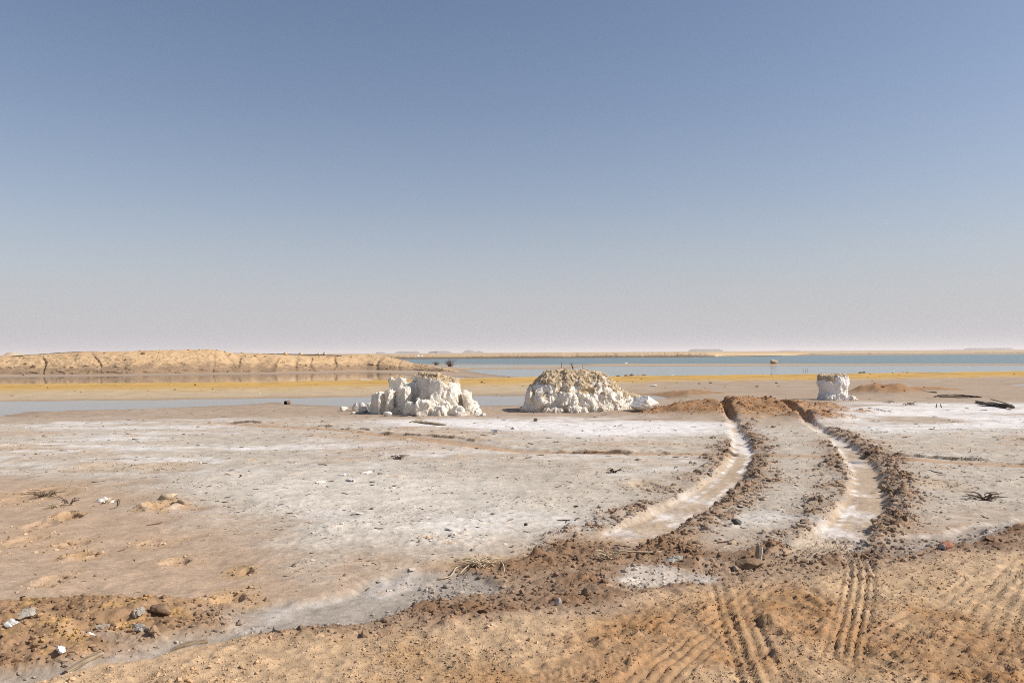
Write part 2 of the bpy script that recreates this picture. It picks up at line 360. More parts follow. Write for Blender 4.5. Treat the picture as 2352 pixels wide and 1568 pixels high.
    for u, v, r, dp in PITS:
        px, py = G(u, v); d = np.hypot((X-px)+n3*.09+n4*.02, (Y-py)*.8+n2*.05+n4*.02)/r
        Z = Z-sstep(.95, .72, d)*dp*(1.5 if dp > .05 else .8)+np.exp(-((d-1.15)/.3)**2)*dp*(.22 if dp > .05 else .05)*(.5+1.2*n3); pitc = np.maximum(pitc, sstep(2.2, .8, d+n3*1.4+n2*.8)*(.45 if dp < .05 else .9))
    dh = np.hypot((X-G(190,1425)[0])/1.0, (Y-G(190,1425)[1])/.42)+n2*.35; debris = sstep(1.15, .6, dh)
    dk = np.hypot((X-G(20,1490)[0])/.75, (Y-G(20,1490)[1])/.30)+n2*.35; debris = np.maximum(debris, sstep(1.15, .6, dk))
    ts = sstep(-.08, .1, psd(wx, wy, TREAD_SALT, 2))
    dirt = np.clip(band*(1-.85*ts)*(1-.8*tread)*np.clip(.75+n2*1.3, .15, 1)+debris, 0, 1)
    Z = Z+dirt*(.008+.10*(lum-.22))+heapm*.16*(lum-.15)+debris*.05
    rl, _, _ = pdist(wx, wy, RUST_LINE, 2); rustm = sstep(.75, .15, rl+n2*.6+n3*.2)*sand
    Z = Z+rustm*.075*(lum-.12)*(1-.8*tread)+TZ+sand*(n4*.010+n3*.012+(lum-.25)*.022*(1-.8*tread))+crust*(1-sand)*(n4*.013+n3*.006+(lum-.25)*.02*sstep(.0,.5,n2+.2))
    Z = Z-chan*.035-chanr*.03
    # yellow berm with wheel marks behind the mud flat
    db, sb, tb = pdist(X, Y+n1*.6, BERM, 14); qb = db*sb
    bermw = sstep(6.5, 3.0, np.abs(qb+.5)+n2*1.2); Z = Z+bermw*.10+sstep(3.5, 1.5, db)*.06-sum(np.exp(-((qb-c)/.28)**2) for c in (-1.2, .7, 2.2))*.05*(db < 6)
    far = sstep(250, 340, Y); Z = Z+far*(.45+fbm(X*.02, Y*.02, 3, 12)*.5)
    # --- water basins
    wet = np.zeros_like(Z)
    for poly, wn_, ramp in WATERS:
        s = psd(X+n2*wn_*.7, Y+fbm(X*.5, Y*.9, 3, 21)*wn_*1.3, poly, 14)
        bed = WL-np.clip(s*.12, 0, .35)
        k = sstep(ramp*2.2, 0, -s)
        Z = np.where(s > 0, bed, Z*(1-k)+(WL+.004-s*.02)*k); wet = np.maximum(wet, sstep(ramp*1.6, 0, -s))
    # --- colour
    C = np.zeros((len(X), 3), np.float32)+np.array(MUD, np.float32)
    C = mixc(C, (.44, .36, .28), sstep(-.2, .5, n1+n2*.6)*.55)
    C = mixc(C, CRUST, crust*.95)
    C = mixc(C, TAN, np.clip(sstep(-.05, .5, n1*1.2+n2*.7+.12)*crust*.6, 0, 1)*sstep(9, 14, Y))
    C = mixc(C, TAN, (1-crust)*sstep(11, 8.5, Y)*(.92-.5*sstep(.0, .6, n2+n1)))
    C = mixc(C, PALE, np.clip(pale*(.75+.5*n2), 0, 1))
    stx = fbm(X*.28+n2*.3, Y*.75+n2*.2, 4, 31); sty = fbm(X*1.6, Y*3.5, 3, 33)
    salt = np.clip(wr*sstep(-.55, .15, stx+sty*.35)+wm*sstep(-.5, .12, stx+sty*.35)+sl*sstep(-.15, .5, fbm(X*.42+n2*.4, Y*1.1, 4, 35)+sty*.3)*.72+crust*sstep(.22, .55, stx+sty*.3)*.45, 0, 1)
    C = mixc(C, SALT, salt*.93)
    C = mixc(C, (.30, .20, .135), sstep(.25, .6, fbm(X*.9, Y*2.2, 3, 37))*.35*(1-salt)*sstep(9, 12, Y))
    C = mixc(C, (.47, .31, .19), old*.8)
    C = mixc(C, (.30, .18, .10), old*sstep(.1, .5, n2)*.4)
    C = mixc(C, (.52, .335, .17), pitc*.7)
    C = mixc(C, (.45, .28, .14), orange*(.75+.3*n2))
    C = mixc(C, SAND, sand)
    C = mixc(C, (.50, .37, .25), sand*sstep(.0, .5, n1+n2*.4)*.7)
    C = mixc(C, (.40, .245, .115), sand*sstep(.05, .5, -n2+n3*.5)*.55)
    C = mixc(C, RUST, rustm*(.6+.4*n3)); C = mixc(C, (.48, .37, .265), band*tread*.6); C = mixc(C, BROWN, np.clip(band*(.68+.8*n2+.5*n3), 0, 1)*(1-.55*sand)*(1-.65*tread))
    C = mixc(C, (.33, .20, .105), debris*.8); C = mixc(C, BROWN, debris*sstep(.0, .4, n3-n2*.5)*.8); C = mixc(C, (.47, .30, .13), debris*sstep(.1, .4, n3+n2*.5)*.7)
    C = mixc(C, CHAN, chan*.9*(1-debris)); C = mixc(C, (.56, .52, .475), chan*sstep(.05, .5, n2+.5*n3)*.55*(1-debris)); C = mixc(C, CHAN, chanr*.7); C = mixc(C, SALT, chanr*sstep(.09, .19, dcr+n3*.05)*.8)
    C = mixc(C, (.62, .56, .49), ts*(.75+.4*n3))
    C = mixc(C, RUST, np.clip(heapm*(.8+.5*n3), 0, 1)); C = mixc(C, (.46, .30, .17), heapm*sstep(.1, .5, n2)*.6)
    C = mixc(C, (.29, .185, .112), np.clip(ridge*1.25*sstep(2.5, 4.5, np.minimum(tl, tr)*0+np.where(dl < dr, tl, tr)), 0, .85))
    tt_ = np.where(dl < dr, tl, tr); fn = fbm(X*2.1+n3*.3, Y*.8, 4, 41)
    C = mixc(C, (.48, .37, .265), floor_*.9); C = mixc(C, (.72, .68, .64), floor_*np.clip(sstep(-.1, .3, fn+.35*np.exp(-((tt_-7.5)/2.2)**2)-.25*np.exp(-((tt_-10.5)/1.5)**2)-.1)*sstep(2.6, 4.2, tt_), 0, 1)*.85)
    C = mixc(C, (.36, .265, .18), floor_*sstep(.05, .4, -fn+n3*.3)*.5)
    rim = np.maximum(sstep(.045, .015, np.abs(dl-.105)), sstep(.045, .015, np.abs(dr-.11))*(sr_side < 0))*sstep(6, 7.5, np.where(dl < dr, tl, tr))*sstep(15, 13, np.where(dl < dr, tl, tr))
    C = mixc(C, SALT, rim*np.clip(.35+n3*1.3+n2, 0, .9)*floor_)
    C = mixc(C, (.52, .405, .26), sstep(-13, -9.5, qb+n1*2)*sstep(0, -1, qb)*sstep(9, 1, X)*sstep(24, 27, Y)*(.8+.3*n2))
    C = mixc(C, (.54, .405, .235), bermw*.9); oc = sstep(6.2, 3.6, np.abs(qb+.5)+n2*1.6+n1*.8)*(1-.6*sstep(-2.4, -4.2, qb+n2)*sstep(6, -4, X))
    strp = .5+.5*np.sin(qb*4.2+n2*1.5)
    C = mixc(C, OCHRE, oc*(.72+.28*strp)); C = mixc(C, (.74, .56, .26), np.exp(-((qb-.2)/.3)**2)*.75); C = mixc(C, (.36, .225, .09), oc*sstep(.0, .5, fbm(X*.25+qb*.02, qb*1.6, 3, 47))*.75)
    C = mixc(C, (.47, .36, .25), sstep(60, 75, Y)*.75); C = mixc(C, (.52, .40, .27), far)
    C = mixc(C, (.235, .165, .115), wet*.42*sstep(14, 18, Y)*(1-.9*np.maximum(oc, bermw)))
    C = mixc(C, (.085, .055, .035), crk*.9)
    C = C*(1+.28*n3+.26*n4+.1*n2)[:, None]
    loose = np.clip(np.maximum.reduce([dirt*.9, ridge, heapm, rustm*.8]), 0, 1)*(1-floor_)
    return Z, np.clip(C*np.array((.95, .925, .90), np.float32), .015, .8), loose, dict(ts=ts, pit=pitc, berm=np.clip(bermw, 0, 1), sand=sand, crust=crust*(1-sand), floor=floor_, salt=salt, band=band, heap=heapm, ridge=ridge, debris=debris, wet=wet, tread=tread)
def gz(x, y):
    z, c, l, m = terrain(np.array([x]), np.array([y]), np.array([.003*max(y, 1)])); return float(z[0])

def rows():
    r = [-8, -4, -1, .8, 1.8, 2.6]; y = 3.0
    for lim, k in ((26, .0029), (70, .0062), (150, .011), (1600, .03), (40000, .15)):
        while y < lim: r.append(y); y *= 1+k
    return np.array(r+[40000.])
ry = rows()
sd = np.arange(-.80, .8001, .0024); so = [.80]
while so[-1] < 5: so.append(so[-1]+max(.01, (so[-1]-.78)*.25))
so = np.array(so[1:]); cs = np.r_[-so[::-1], sd, so]
YY = np.repeat(ry[:, None], len(cs), 1); XX = cs[None, :]*(np.maximum(YY, 2.6)+1.6)
spc = np.maximum(.0029*np.clip(YY, 3, 26), np.where(YY > 26, .0062*YY, 0)); spc = np.where(np.abs(cs)[None, :] > .8, spc*6, spc); spc = np.where(YY < 3, .2, spc)
gZ, gC, gL, gM = terrain(XX.ravel(), YY.ravel(), spc.ravel())
EARTH = mat_attr('earth', .16, 28, ((55, 5, .55, .012), (210, 3, .5, .004)))
ground = mesh_np('ground', np.stack([XX.ravel(), YY.ravel(), gZ], 1), grid_faces(len(ry), len(cs)), EARTH, cols=gC, smooth=True)
tag(ground, 'wide flat ground of salt crust, tan mud and orange sand', kind='structure')
# ------------------------------------------------------------------ water
def water(name, polys, mat, grow, label):
    for i, poly in enumerate(polys):
        P = np.array(poly); c = P.mean(0)
        # grown outline under the shore: the bank itself cuts the waterline
        nrm = []
        A = .5*sum(P[k-1][0]*P[k][1]-P[k][0]*P[k-1][1] for k in range(len(P)))
        for k in range(len(P)):
            e = P[(k+1) % len(P)]-P[k-1]; n = np.array((e[1], -e[0]))*(1 if A > 0 else -1); nrm.append(n/(np.linalg.norm(n)+1e-9))
        Q = P+np.array(nrm)*grow
        me = bpy.data.meshes.new(name); me.from_pydata([(x, y, WL) for x, y in Q], [], [list(range(len(Q)))] if A > 0 else [list(range(len(Q)))[::-1]]); me.update()
        me.materials.append(mat); o = bpy.data.objects.new(name, me); col.objects.link(o); tag(o, label, kind='structure')
M_POND = mat_water('pond_water', (.20, .165, .125), .06, ((1.2, 3.0, .02, .02),))
M_LAGOON = mat_water('lagoon_water', (.17, .225, .21), .12, ((1.5, 5, .22, .05), (6, 14, .08, .01)))
M_LAKE = mat_water('lake_water', (.085, .15, .145), .22, ((.5, 1.6, .5, .14), (2, 6, .4, .05)))
water('pond', [POND_FRONT, POND_SMALL, POND_RIGHT, POND_LEFT, POND_TINY], M_POND, .35, 'shallow still pond on the mud flat')
water('lagoon', [LAGOON, LAGOON_ARM], M_LAGOON, .8, 'pale shallow lagoon behind the yellow berm')
water('lake', [LAKE], M_LAKE, 2.0, 'turquoise lake beyond the spit')

# puddles standing in the wheel ruts
def puddle(u, v, rx, ry, label):
    x, y = G(u, v); th_ = np.linspace(0, 2*math.pi, 28, endpoint=False); k = 1+.22*pn(np.cos(th_)*1.3+u, np.sin(th_)*1.3, 3)
    zz = min(gz(x+dx, y+dy) for dx in (-.05, 0, .05) for dy in (-.12, 0, .12))+.005
    V = np.concatenate([np.stack([x+np.cos(th_)*rx*k, y+np.sin(th_)*ry*k, np.full(28, zz)], 1), [(x, y, zz)]])
    o = mesh_np('puddle', V, np.array([(j, (j+1) % 28, 28) for j in range(28)]), M_POND); tag(o, label, kind='structure')
puddle(1966, 1050, .13, .15, 'small still puddle in the rut where the old track crosses')
# ------------------------------------------------------------------ dry air
def box_mesh(name, a, b, mat=None):
    (x0, y0, z0), (x1, y1, z1) = a, b
    V = [(x, y, z) for z in (z0, z1) for y in (y0, y1) for x in (x0, x1)]
    Fc = [(0, 2, 3, 1), (4, 5, 7, 6), (0, 1, 5, 4), (2, 6, 7, 3), (0, 4, 6, 2), (1, 3, 7, 5)]
    return mesh_np(name, V, np.array(Fc), mat)
hm = bpy.data.materials.new('dust_haze'); hm.use_nodes = True; hm.node_tree.nodes.clear()
hv = hm.node_tree.nodes.new('ShaderNodeVolumePrincipled'); ho = hm.node_tree.nodes.new('ShaderNodeOutputMaterial')
hv.inputs['Color'].default_value = (.93, .92, .96, 1); hv.inputs['Density'].default_value = 1.25e-4; hv.inputs['Anisotropy'].default_value = .1
hm.node_tree.links.new(hv.outputs[0], ho.inputs['Volume'])
haze = box_mesh('haze', (-45000, -60, -2), (45000, 41000, 62), hm)
tag(haze, 'pale dusty air over the plain', kind='stuff')
# ------------------------------------------------------------------ far mesas on the plain
M_MESA = mat_noise('mesa_rock', (.10, .08, .075), (.16, .125, .11), .02, .95, ())
def mesa(u0, u1, vtop, skirt, Y, label, notch=0, seed=0):
    x0 = GY(u0, 806, Y)[0]; x1 = GY(u1, 806, Y)[0]; zt = GY((u0+u1)/2, vtop, Y)[2]; sk = skirt*Y/F
    rng = np.random.RandomState(seed); n = 64; cx, hw = (x0+x1)/2, (x1-x0)/2; dep = max(hw*.5, 40)
    prof = [(1.0, 0, 1), (.62, .45, .55), (.5, .72, .12), (.1, .78, 0.), (0, 1.0, 0.), (-9, 1.0, 0)]   # skirt factor, height, unused
    V = []
    for f, hz, _ in prof:
        for k in range(n):
            a = 2*math.pi*k/n; r = 1+.10*pn(np.array([math.cos(a)*3+seed]), np.array([math.sin(a)*3]), 3)[0]
            if f == -9: V.append((cx, Y, zt)); continue
            ca, sa = math.cos(a), math.sin(a); ca = math.copysign(abs(ca)**.7, ca)
            z = -1 if hz == 0 else zt*hz*(1+(.10*pn(np.array([ca*5+seed]), np.array([sa*5.]), 8)[0] if hz > .9 else 0))
            V.append((cx+ca*(hw*r+sk*f), Y+sa*(dep*r+sk*f), z))
    i = np.arange(len(prof)-1)[:, None]*n; k = np.arange(n)[None, :]
    Fc = np.stack([i+k, i+(k+1) % n, i+n+(k+1) % n, i+n+k], -1).reshape(-1, 4)
    o = mesh_np('mesa', np.array(V), Fc, M_MESA); return tag(o, label, 'mesa', 'far mesas on the horizon')
YM = 7500
mesa(866, 882, 808.6, 3, YM, 'smallest low flat mesa on the horizon beyond the sand bank', seed=1)
mesa(914, 957, 806.9, 8, YM, 'long flat mesa on the horizon between the sand bank and the metal frame', seed=2)
mesa(997, 1027, 806.0, 14, YM, 'flat mesa with a sloping skirt on the horizon beside the metal frame', seed=3)
mesa(1073, 1082, 803.9, 13, YM, 'narrow butte with a steep cap on the horizon above the lake', seed=4)
mesa(1100, 1102, 805.6, 12, YM*1.02, 'pointed little hill beside the narrow butte on the horizon', seed=5)
mesa(1588, 1652, 801.6, 9, YM, 'broad flat-topped mesa on the horizon where the far bank ends', seed=6)
mesa(1800, 1825, 804.0, 18, YM*1.1, 'faint low rise on the horizon beside the broad mesa', seed=7)
mesa(2178, 2204, 802.0, 14, YM*1.1, 'low faint mesa joined to the long dark mesa', seed=8)
mesa(2222, 2318, 799.0, 7, YM*1.05, 'longest mesa on the horizon at the wide end of the lake', seed=9)
# ------------------------------------------------------------------ the sand bank and other banks
def heights_along(pts, xs): 
    P = sorted(pts); return np.interp(xs, [p[0] for p in P], [p[1] for p in P])
M_BANK = mat_attr('bank_sand', .12, 1.6, ((2.5, 6, .6, .10), (14, 4, .5, .03)))
def bank(name, label, foot, top, Yr, seed, nx, ny, back, pale, dark, lump, gul, run=None):
    """foot / top: outline of the bank; it is a ridge with a worn face towards the camera and a flat top behind"""
    fp = np.array([G(u, v) for u, v in foot]); us = np.linspace(foot[0][0], foot[-1][0], nx)
    tu = heights_along(top, us)
    V = np.zeros((ny, nx, 3)); C = np.zeros((ny, nx, 3), np.float32)
    fx = np.interp(us, [f[0] for f in foot], fp[:, 0]); fy = np.interp(us, [f[0] for f in foot], fp[:, 1])
    rn = np.interp(us, [q[0] for q in Yr], [q[1] for q in Yr]); yr = fy+rn; bku = back*np.clip(rn/6, .04, 1); ct = np.array([GY(u, v, y) for u, v, y in zip(us, tu, yr)])
    nf = int(ny*.72)
    for j in range(ny):
        if j < nf:
            t = j/(nf-1); prof = 1-(1-t)**1.7 if True else t
            x = fx+(ct[:, 0]-fx)*t; y = fy+(ct[:, 1]-fy)*t; z = -.25+(ct[:, 2]+.25)*prof
        else:
            t = (j-nf+1)/(ny-nf); x = ct[:, 0]*(1+bku*t/60); y = ct[:, 1]+bku*t; z = ct[:, 2]-(.25*t+.0)*np.clip(ct[:, 2], 0, 1)-(t > .99)*1.2
            prof = np.ones(nx)
        tt = np.full(nx, min(1., j/(nf-1)))
        g = np.abs(pn(fx*.5+pn(fx*.7, tt*2.2, seed+4)*.16, tt*.35, seed)); gully = np.exp(-(g/.10)**2)*sstep(1.0, .55, tt+.25*pn(fx*.6, fx*0, seed+13))*.8*np.clip(pn(fx*.11, y*0, seed+9)*2.4+.35, 0, 1)
        face = np.sin(np.clip(tt, 0, 1)*np.pi)**.7
        l1 = fbm(x*1.1, y*1.1+z*2, 4, seed+1); l2 = billow(x*3.1, y*3.1+z*3, 3, seed+2)-.25
        sc_ = np.clip(ct[:, 2], .1, 1.5)
        ledge = np.where(tt < .3, .12*np.sin(tt*30+l1*5), 0)
        dz = (l1*.14+l2*.16)*lump*sc_*(face+.35*(tt > .95)); dy = gully*gul*face*sc_+ledge*lump-l1*.35*lump*face
        V[j] = np.stack([x+l2*.1*lump, y+dy, z+dz*.8-gully*gul*.25*face*sc_], 1)
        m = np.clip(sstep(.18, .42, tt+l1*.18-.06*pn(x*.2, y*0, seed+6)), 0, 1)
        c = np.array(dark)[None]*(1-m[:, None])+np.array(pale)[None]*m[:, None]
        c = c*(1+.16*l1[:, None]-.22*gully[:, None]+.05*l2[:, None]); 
        sw = np.clip(sstep(.2, .6, pn(x*.35, y*.3+z*1.2, seed+7)), 0, 1)[:, None]*m[:, None]; c = c*(1-sw*.45)+np.array((.50, .315, .165))*sw*.45
        C[j] = c
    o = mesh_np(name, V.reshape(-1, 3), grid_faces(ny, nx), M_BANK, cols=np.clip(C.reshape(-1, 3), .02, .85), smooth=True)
    return tag(o, label, kind='structure')
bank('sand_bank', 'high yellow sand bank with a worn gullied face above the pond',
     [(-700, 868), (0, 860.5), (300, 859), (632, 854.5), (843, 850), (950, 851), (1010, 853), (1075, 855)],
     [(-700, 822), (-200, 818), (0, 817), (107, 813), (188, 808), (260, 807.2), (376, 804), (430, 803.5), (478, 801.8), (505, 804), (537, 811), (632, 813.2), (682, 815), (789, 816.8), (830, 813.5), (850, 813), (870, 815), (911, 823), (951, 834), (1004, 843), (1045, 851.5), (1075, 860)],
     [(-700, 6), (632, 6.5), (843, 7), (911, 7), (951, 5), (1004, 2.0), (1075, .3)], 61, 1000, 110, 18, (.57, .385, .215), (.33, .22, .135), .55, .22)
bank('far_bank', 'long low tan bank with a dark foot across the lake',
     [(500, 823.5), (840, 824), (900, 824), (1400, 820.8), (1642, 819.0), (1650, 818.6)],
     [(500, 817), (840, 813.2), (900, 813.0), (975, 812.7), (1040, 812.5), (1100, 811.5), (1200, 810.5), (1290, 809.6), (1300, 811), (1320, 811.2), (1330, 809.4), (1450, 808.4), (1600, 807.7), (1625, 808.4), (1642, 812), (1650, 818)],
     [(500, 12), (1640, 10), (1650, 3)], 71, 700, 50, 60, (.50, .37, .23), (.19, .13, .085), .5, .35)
bank('shore_bank', 'distant low tan shore along the far side of the lake',
     [(1630, 817.2), (1900, 815.6), (2352, 812.2), (3300, 803.5)],
     [(1630, 812), (1650, 809.2), (1800, 808.2), (1900, 807.7), (2100, 806.6), (2352, 805.0), (2700, 803), (3300, 799.5)],
     [(1630, 25), (3300, 60)], 81, 500, 40, 120, (.52, .40, .265), (.31, .235, .165), .3, .2)
# ------------------------------------------------------------------ loose clods, grains and crust flakes (uncountable)
def ico(sub=0):
    t = (1+5**.5)/2
    V = np.array([(-1,t,0),(1,t,0),(-1,-t,0),(1,-t,0),(0,-1,t),(0,1,t),(0,-1,-t),(0,1,-t),(t,0,-1),(t,0,1),(-t,0,-1),(-t,0,1)], float)
    Fc = [(0,11,5),(0,5,1),(0,1,7),(0,7,10),(0,10,11),(1,5,9),(5,11,4),(11,10,2),(10,7,6),(7,1,8),(3,9,4),(3,4,2),(3,2,6),(3,6,8),(3,8,9),(4,9,5),(2,4,11),(6,2,10),(8,6,7),(9,8,1)]
    V = list(V/np.linalg.norm(V[0]))
    for _ in range(sub):
        mid = {}; NF = []
        def m(a, b):
            k = (min(a, b), max(a, b))
            if k not in mid:
                p = (V[a]+V[b])/2; V.append(p/np.linalg.norm(p)); mid[k] = len(V)-1
            return mid[k]
        for a, b, c in Fc:
            ab, bc, ca = m(a, b), m(b, c), m(c, a); NF += [(a, ab, ca), (b, bc, ab), (c, ca, bc), (ab, bc, ca)]
        Fc = NF
    return np.array(V), np.array(Fc)
OCTV = np.array([(1,0,0),(-1,0,0),(0,1,0),(0,-1,0),(0,0,1),(0,0,-1)], float); OCTF = np.array([(0,2,4),(2,1,4),(1,3,4),(3,0,4),(2,0,5),(1,2,5),(3,1,5),(0,3,5)])
def rand_rot(rng, n, tilt=math.pi):
    a = rng.uniform(0, 2*math.pi, n); b = rng.uniform(-tilt, tilt, n); c = rng.uniform(-tilt, tilt, n)
    Rz = np.zeros((n, 3, 3)); Rz[:, 0, 0] = np.cos(a); Rz[:, 0, 1] = -np.sin(a); Rz[:, 1, 0] = np.sin(a); Rz[:, 1, 1] = np.cos(a); Rz[:, 2, 2] = 1
    Rx = np.zeros((n, 3, 3)); Rx[:, 0, 0] = 1; Rx[:, 1, 1] = np.cos(b); Rx[:, 1, 2] = -np.sin(b); Rx[:, 2, 1] = np.sin(b); Rx[:, 2, 2] = np.cos(b)
    Ry = np.zeros((n, 3, 3)); Ry[:, 1, 1] = 1; Ry[:, 0, 0] = np.cos(c); Ry[:, 0, 2] = np.sin(c); Ry[:, 2, 0] = -np.sin(c); Ry[:, 2, 2] = np.cos(c)
    return Rz@Rx@Ry
def scatter(name, label, base, P, S, C, rng, jit=.3, aniso=(.6, 1.3), flat=.75, sink=.3, tilt=math.pi):
    BV, BF = base; n = len(P); k = len(BV)
    if not n: return
    V = np.repeat(BV[None], n, 0)*(1+rng.uniform(-jit, jit, (n, k, 1)))
    sc_ = rng.uniform(aniso[0], aniso[1], (n, 1, 3)); V = V*sc_
    V = np.einsum('nij,nkj->nki', rand_rot(rng, n, tilt), V); V[:, :, 2] *= flat
    V = V*S[:, None, None]+P[:, None, :]; V[:, :, 2] += (S*(flat-sink))[:, None]*.6
    Fc = (BF[None]+np.arange(n)[:, None, None]*k).reshape(-1, 3)
    o = mesh_np(name, V.reshape(-1, 3), Fc, EARTH_LOOSE, cols=np.clip(np.repeat(C, k, 0), .015, .85)); return tag(o, label, kind='stuff')
EARTH_LOOSE = mat_attr('loose_earth', .15, 60, ((120, 4, .5, .004),))
rng = np.random.RandomState(3)
NC = 420000
cy = np.exp(rng.uniform(math.log(3.2), math.log(27), NC)); cx = rng.uniform(-.74, .74, NC)*(cy+.6)
cz, cc, cl, cm = terrain(cx, cy, .003*cy)
keepz = cz > WL+.01
# big clods thrown up along the ruts, the dirt heap and the churned band
def pick(prob, n):
    m = np.nonzero((rng.rand(NC) < prob) & keepz)[0]; rng.shuffle(m); return m[:n]
def cols_var(i, lo, hi): return cc[i]*rng.uniform(lo, hi, (len(i), 1))
P3 = lambda i: np.stack([cx[i], cy[i], cz[i]], 1)
ridgy = np.clip(cm['ridge'], 0, 1)*(1-cm['floor'])
patch = sstep(-.15, .45, fbm(cx*1.7, cy*1.7, 3, 81))
pr = (1-.9*cm['ts'])*np.clip(cm['ridge']*.4+cm['heap']*.5+(cm['band']*(1-cm['sand'])*.10+cm['debris']*.13)*patch, 0, 1)*(1-cm['floor'])
i1 = pick(pr*.16, 5200); s1 = np.exp(rng.normal(math.log(.0165), .5, len(i1)))*(.7+.03*cy[i1]); s1 = np.minimum(np.clip(s1, .006, .055), .008+.0032*cy[i1])
scatter('mud_clods', 'dark crumbly mud clods thrown up along ruts and churned band', ico(1), P3(i1), s1, cols_var(i1, .6, 1.25), rng, .32, (.5, 1.4), .75, .75)
pr2 = np.clip(pr+(cm['band']+cm['debris'])*.25+cm['pit']*.3, 0, 1)
i0 = pick(ridgy*sstep(.15, .6, ridgy)*.30*(cy > 5.4), 5000); s0 = np.clip(np.exp(rng.normal(math.log(.0165), .55, len(i0)))*(.75+.026*cy[i0]), .007, .06); s0 = np.minimum(s0, .006+.0026*cy[i0])
scatter('rut_clods', 'ragged dark clods heaped along the edges of the ruts', ico(1), P3(i0), s0, cols_var(i0, .6, 1.2), rng, .36, (.4, 1.5), .75, .75)
i2 = pick(pr2*.6, 18000); s2 = np.exp(rng.normal(math.log(.0085), .45, len(i2)))*(.75+.035*cy[i2])
scatter('mud_crumbs', 'small brown mud crumbs around ruts and churned band', ico(0), P3(i2), np.clip(s2, .004, .03), cols_var(i2, .6, 1.3), rng, .3, (.5, 1.4), .75, .55)
pg = cm['sand']*(.35+.65*sstep(-.3, .4, fbm(cx*2.2, cy*2.2, 3, 61)))*(1-.9*cm['tread'])
i3 = pick(pg*.55*(cy < 9), 34000); s3 = np.exp(rng.normal(math.log(.0043), .42, len(i3)))*(.8+.05*cy[i3])
scatter('sand_grains', 'coarse orange sand grains and grit in front', (OCTV, OCTF), P3(i3), np.clip(s3, .003, .022), cols_var(i3, .85, 1.25), rng, .3, (.6, 1.3), .8, .45)
# flakes of lifted crust on the salt flat: small bent plates whose edges throw fine shadows
PLV = np.array([(-1,-.7,0),(0,-.9,.25),(1,-.6,.5),(1,.7,.5),(0,.9,.28),(-1,.6,0),(-1,-.7,-.16),(0,-.9,.08),(1,-.6,.34),(1,.7,.34),(0,.9,.1),(-1,.6,-.16)], float)
PLF = np.array([(0,1,4),(0,4,5),(1,2,3),(1,3,4),(7,6,10),(6,11,10),(8,7,9),(7,10,9),(0,6,7),(0,7,1),(1,7,8),(1,8,2),(2,8,9),(2,9,3),(3,9,10),(3,10,4),(4,10,11),(4,11,5),(5,11,6),(5,6,0)])
pf = cm['crust']*(1-cm['floor'])*sstep(-.25, .45, fbm(cx*.9, cy*1.4, 3, 71))*(1-.5*cm['salt'])
i4 = pick(pf*.22, 19000); s4 = np.exp(rng.normal(math.log(.0085), .45, len(i4)))*(.6+.04*cy[i4])
scatter('crust_flakes', 'small curled flakes of dried crust on the grey flat', (PLV, PLF), P3(i4), np.clip(s4, .005, .06), cols_var(i4, .8, 1.2), rng, .2, (.6, 1.4), .8, .75, .3)
# twigs, dark straw and dead plant bits strewn about the flat
i5 = pick(np.clip(cm['crust']*.5+.25, 0, 1)*(1-cm['floor'])*.008*(cy > 5), 900); s5 = np.exp(rng.normal(math.log(.02), .5, len(i5)))*(.5+.075*cy[i5])
TWV = np.stack([np.array((x*1.0, .10*math.cos(a)+(.25*x*x-.1), .10*math.sin(a))) for x in (-1, 0, 1) for a in (0, 2.1, 4.2)])
TWF = np.array([(r*3+k, r*3+(k+1) % 3, r*3+3+(k+1) % 3) for r in (0, 1) for k in range(3)]+[(r*3+k, r*3+3+(k+1) % 3, r*3+3+k) for r in (0, 1) for k in range(3)]+[(2, 1, 0), (6, 7, 8)])
scatter('plant_litter', 'dark straw and twig bits strewn on the flat', (TWV, TWF), P3(i5), np.clip(s5, .012, .08), np.array([(.11, .075, .05)])*rng.uniform(.6, 1.8, (len(i5), 1)), rng, .15, (.8, 1.2), 1.0, .85, .2)

# clods and fallen lumps on the worn face of the sand bank
sb_ = bpy.data.objects['sand_bank']; nvb = len(sb_.data.vertices); bv = np.zeros(nvb*3, np.float32); sb_.data.vertices.foreach_get('co', bv); bv = bv.reshape(-1, 3)
bc = np.zeros(nvb*4, np.float32); sb_.data.color_attributes['Col'].data.foreach_get('color', bc); bc = bc.reshape(-1, 4)[:, :3]
fb = np.nonzero((np.arange(nvb) < 1000*80) & (bv[:, 2] > .05))[0]; wgt = np.clip(.3+fbm(bv[fb, 0]*.25, bv[fb, 1]*.5, 3, 91)*1.5, .02, 1); ib = rng.choice(fb, 700, False, wgt/wgt.sum())
scatter('bank_clods', 'small earth lumps on the worn face of the sand bank', ico(0), bv[ib].astype(float), np.clip(np.exp(rng.normal(math.log(.05), .5, len(ib))), .02, .16), bc[ib]*rng.uniform(.6, 1.15, (len(ib), 1)), rng, .3, (.5, 1.5), .7, .35)

# crumbs and dark bits along the yellow berm and the pond edges
nb = 26000; by = rng.uniform(27, 62, nb); bx = rng.uniform(-.75, .75, nb)*by; bz, bcol, _, bm_ = terrain(bx, by, .006*by)
kb = np.nonzero((bz > WL+.02) & (rng.rand(nb) < .01+.06*bm_['berm']*sstep(-.1, .4, fbm(bx*.3, by*.9, 3, 95))))[0]
scatter('berm_crumbs', 'small crumbs along the yellow berm and the pond edges', ico(0), np.stack([bx[kb], by[kb], bz[kb]], 1), np.clip(np.exp(rng.normal(math.log(.03), .5, len(kb))), .015, .09), bcol[kb]*rng.uniform(.5, 1.05, (len(kb), 1)), rng, .3, (.5, 1.7), .6, .4)
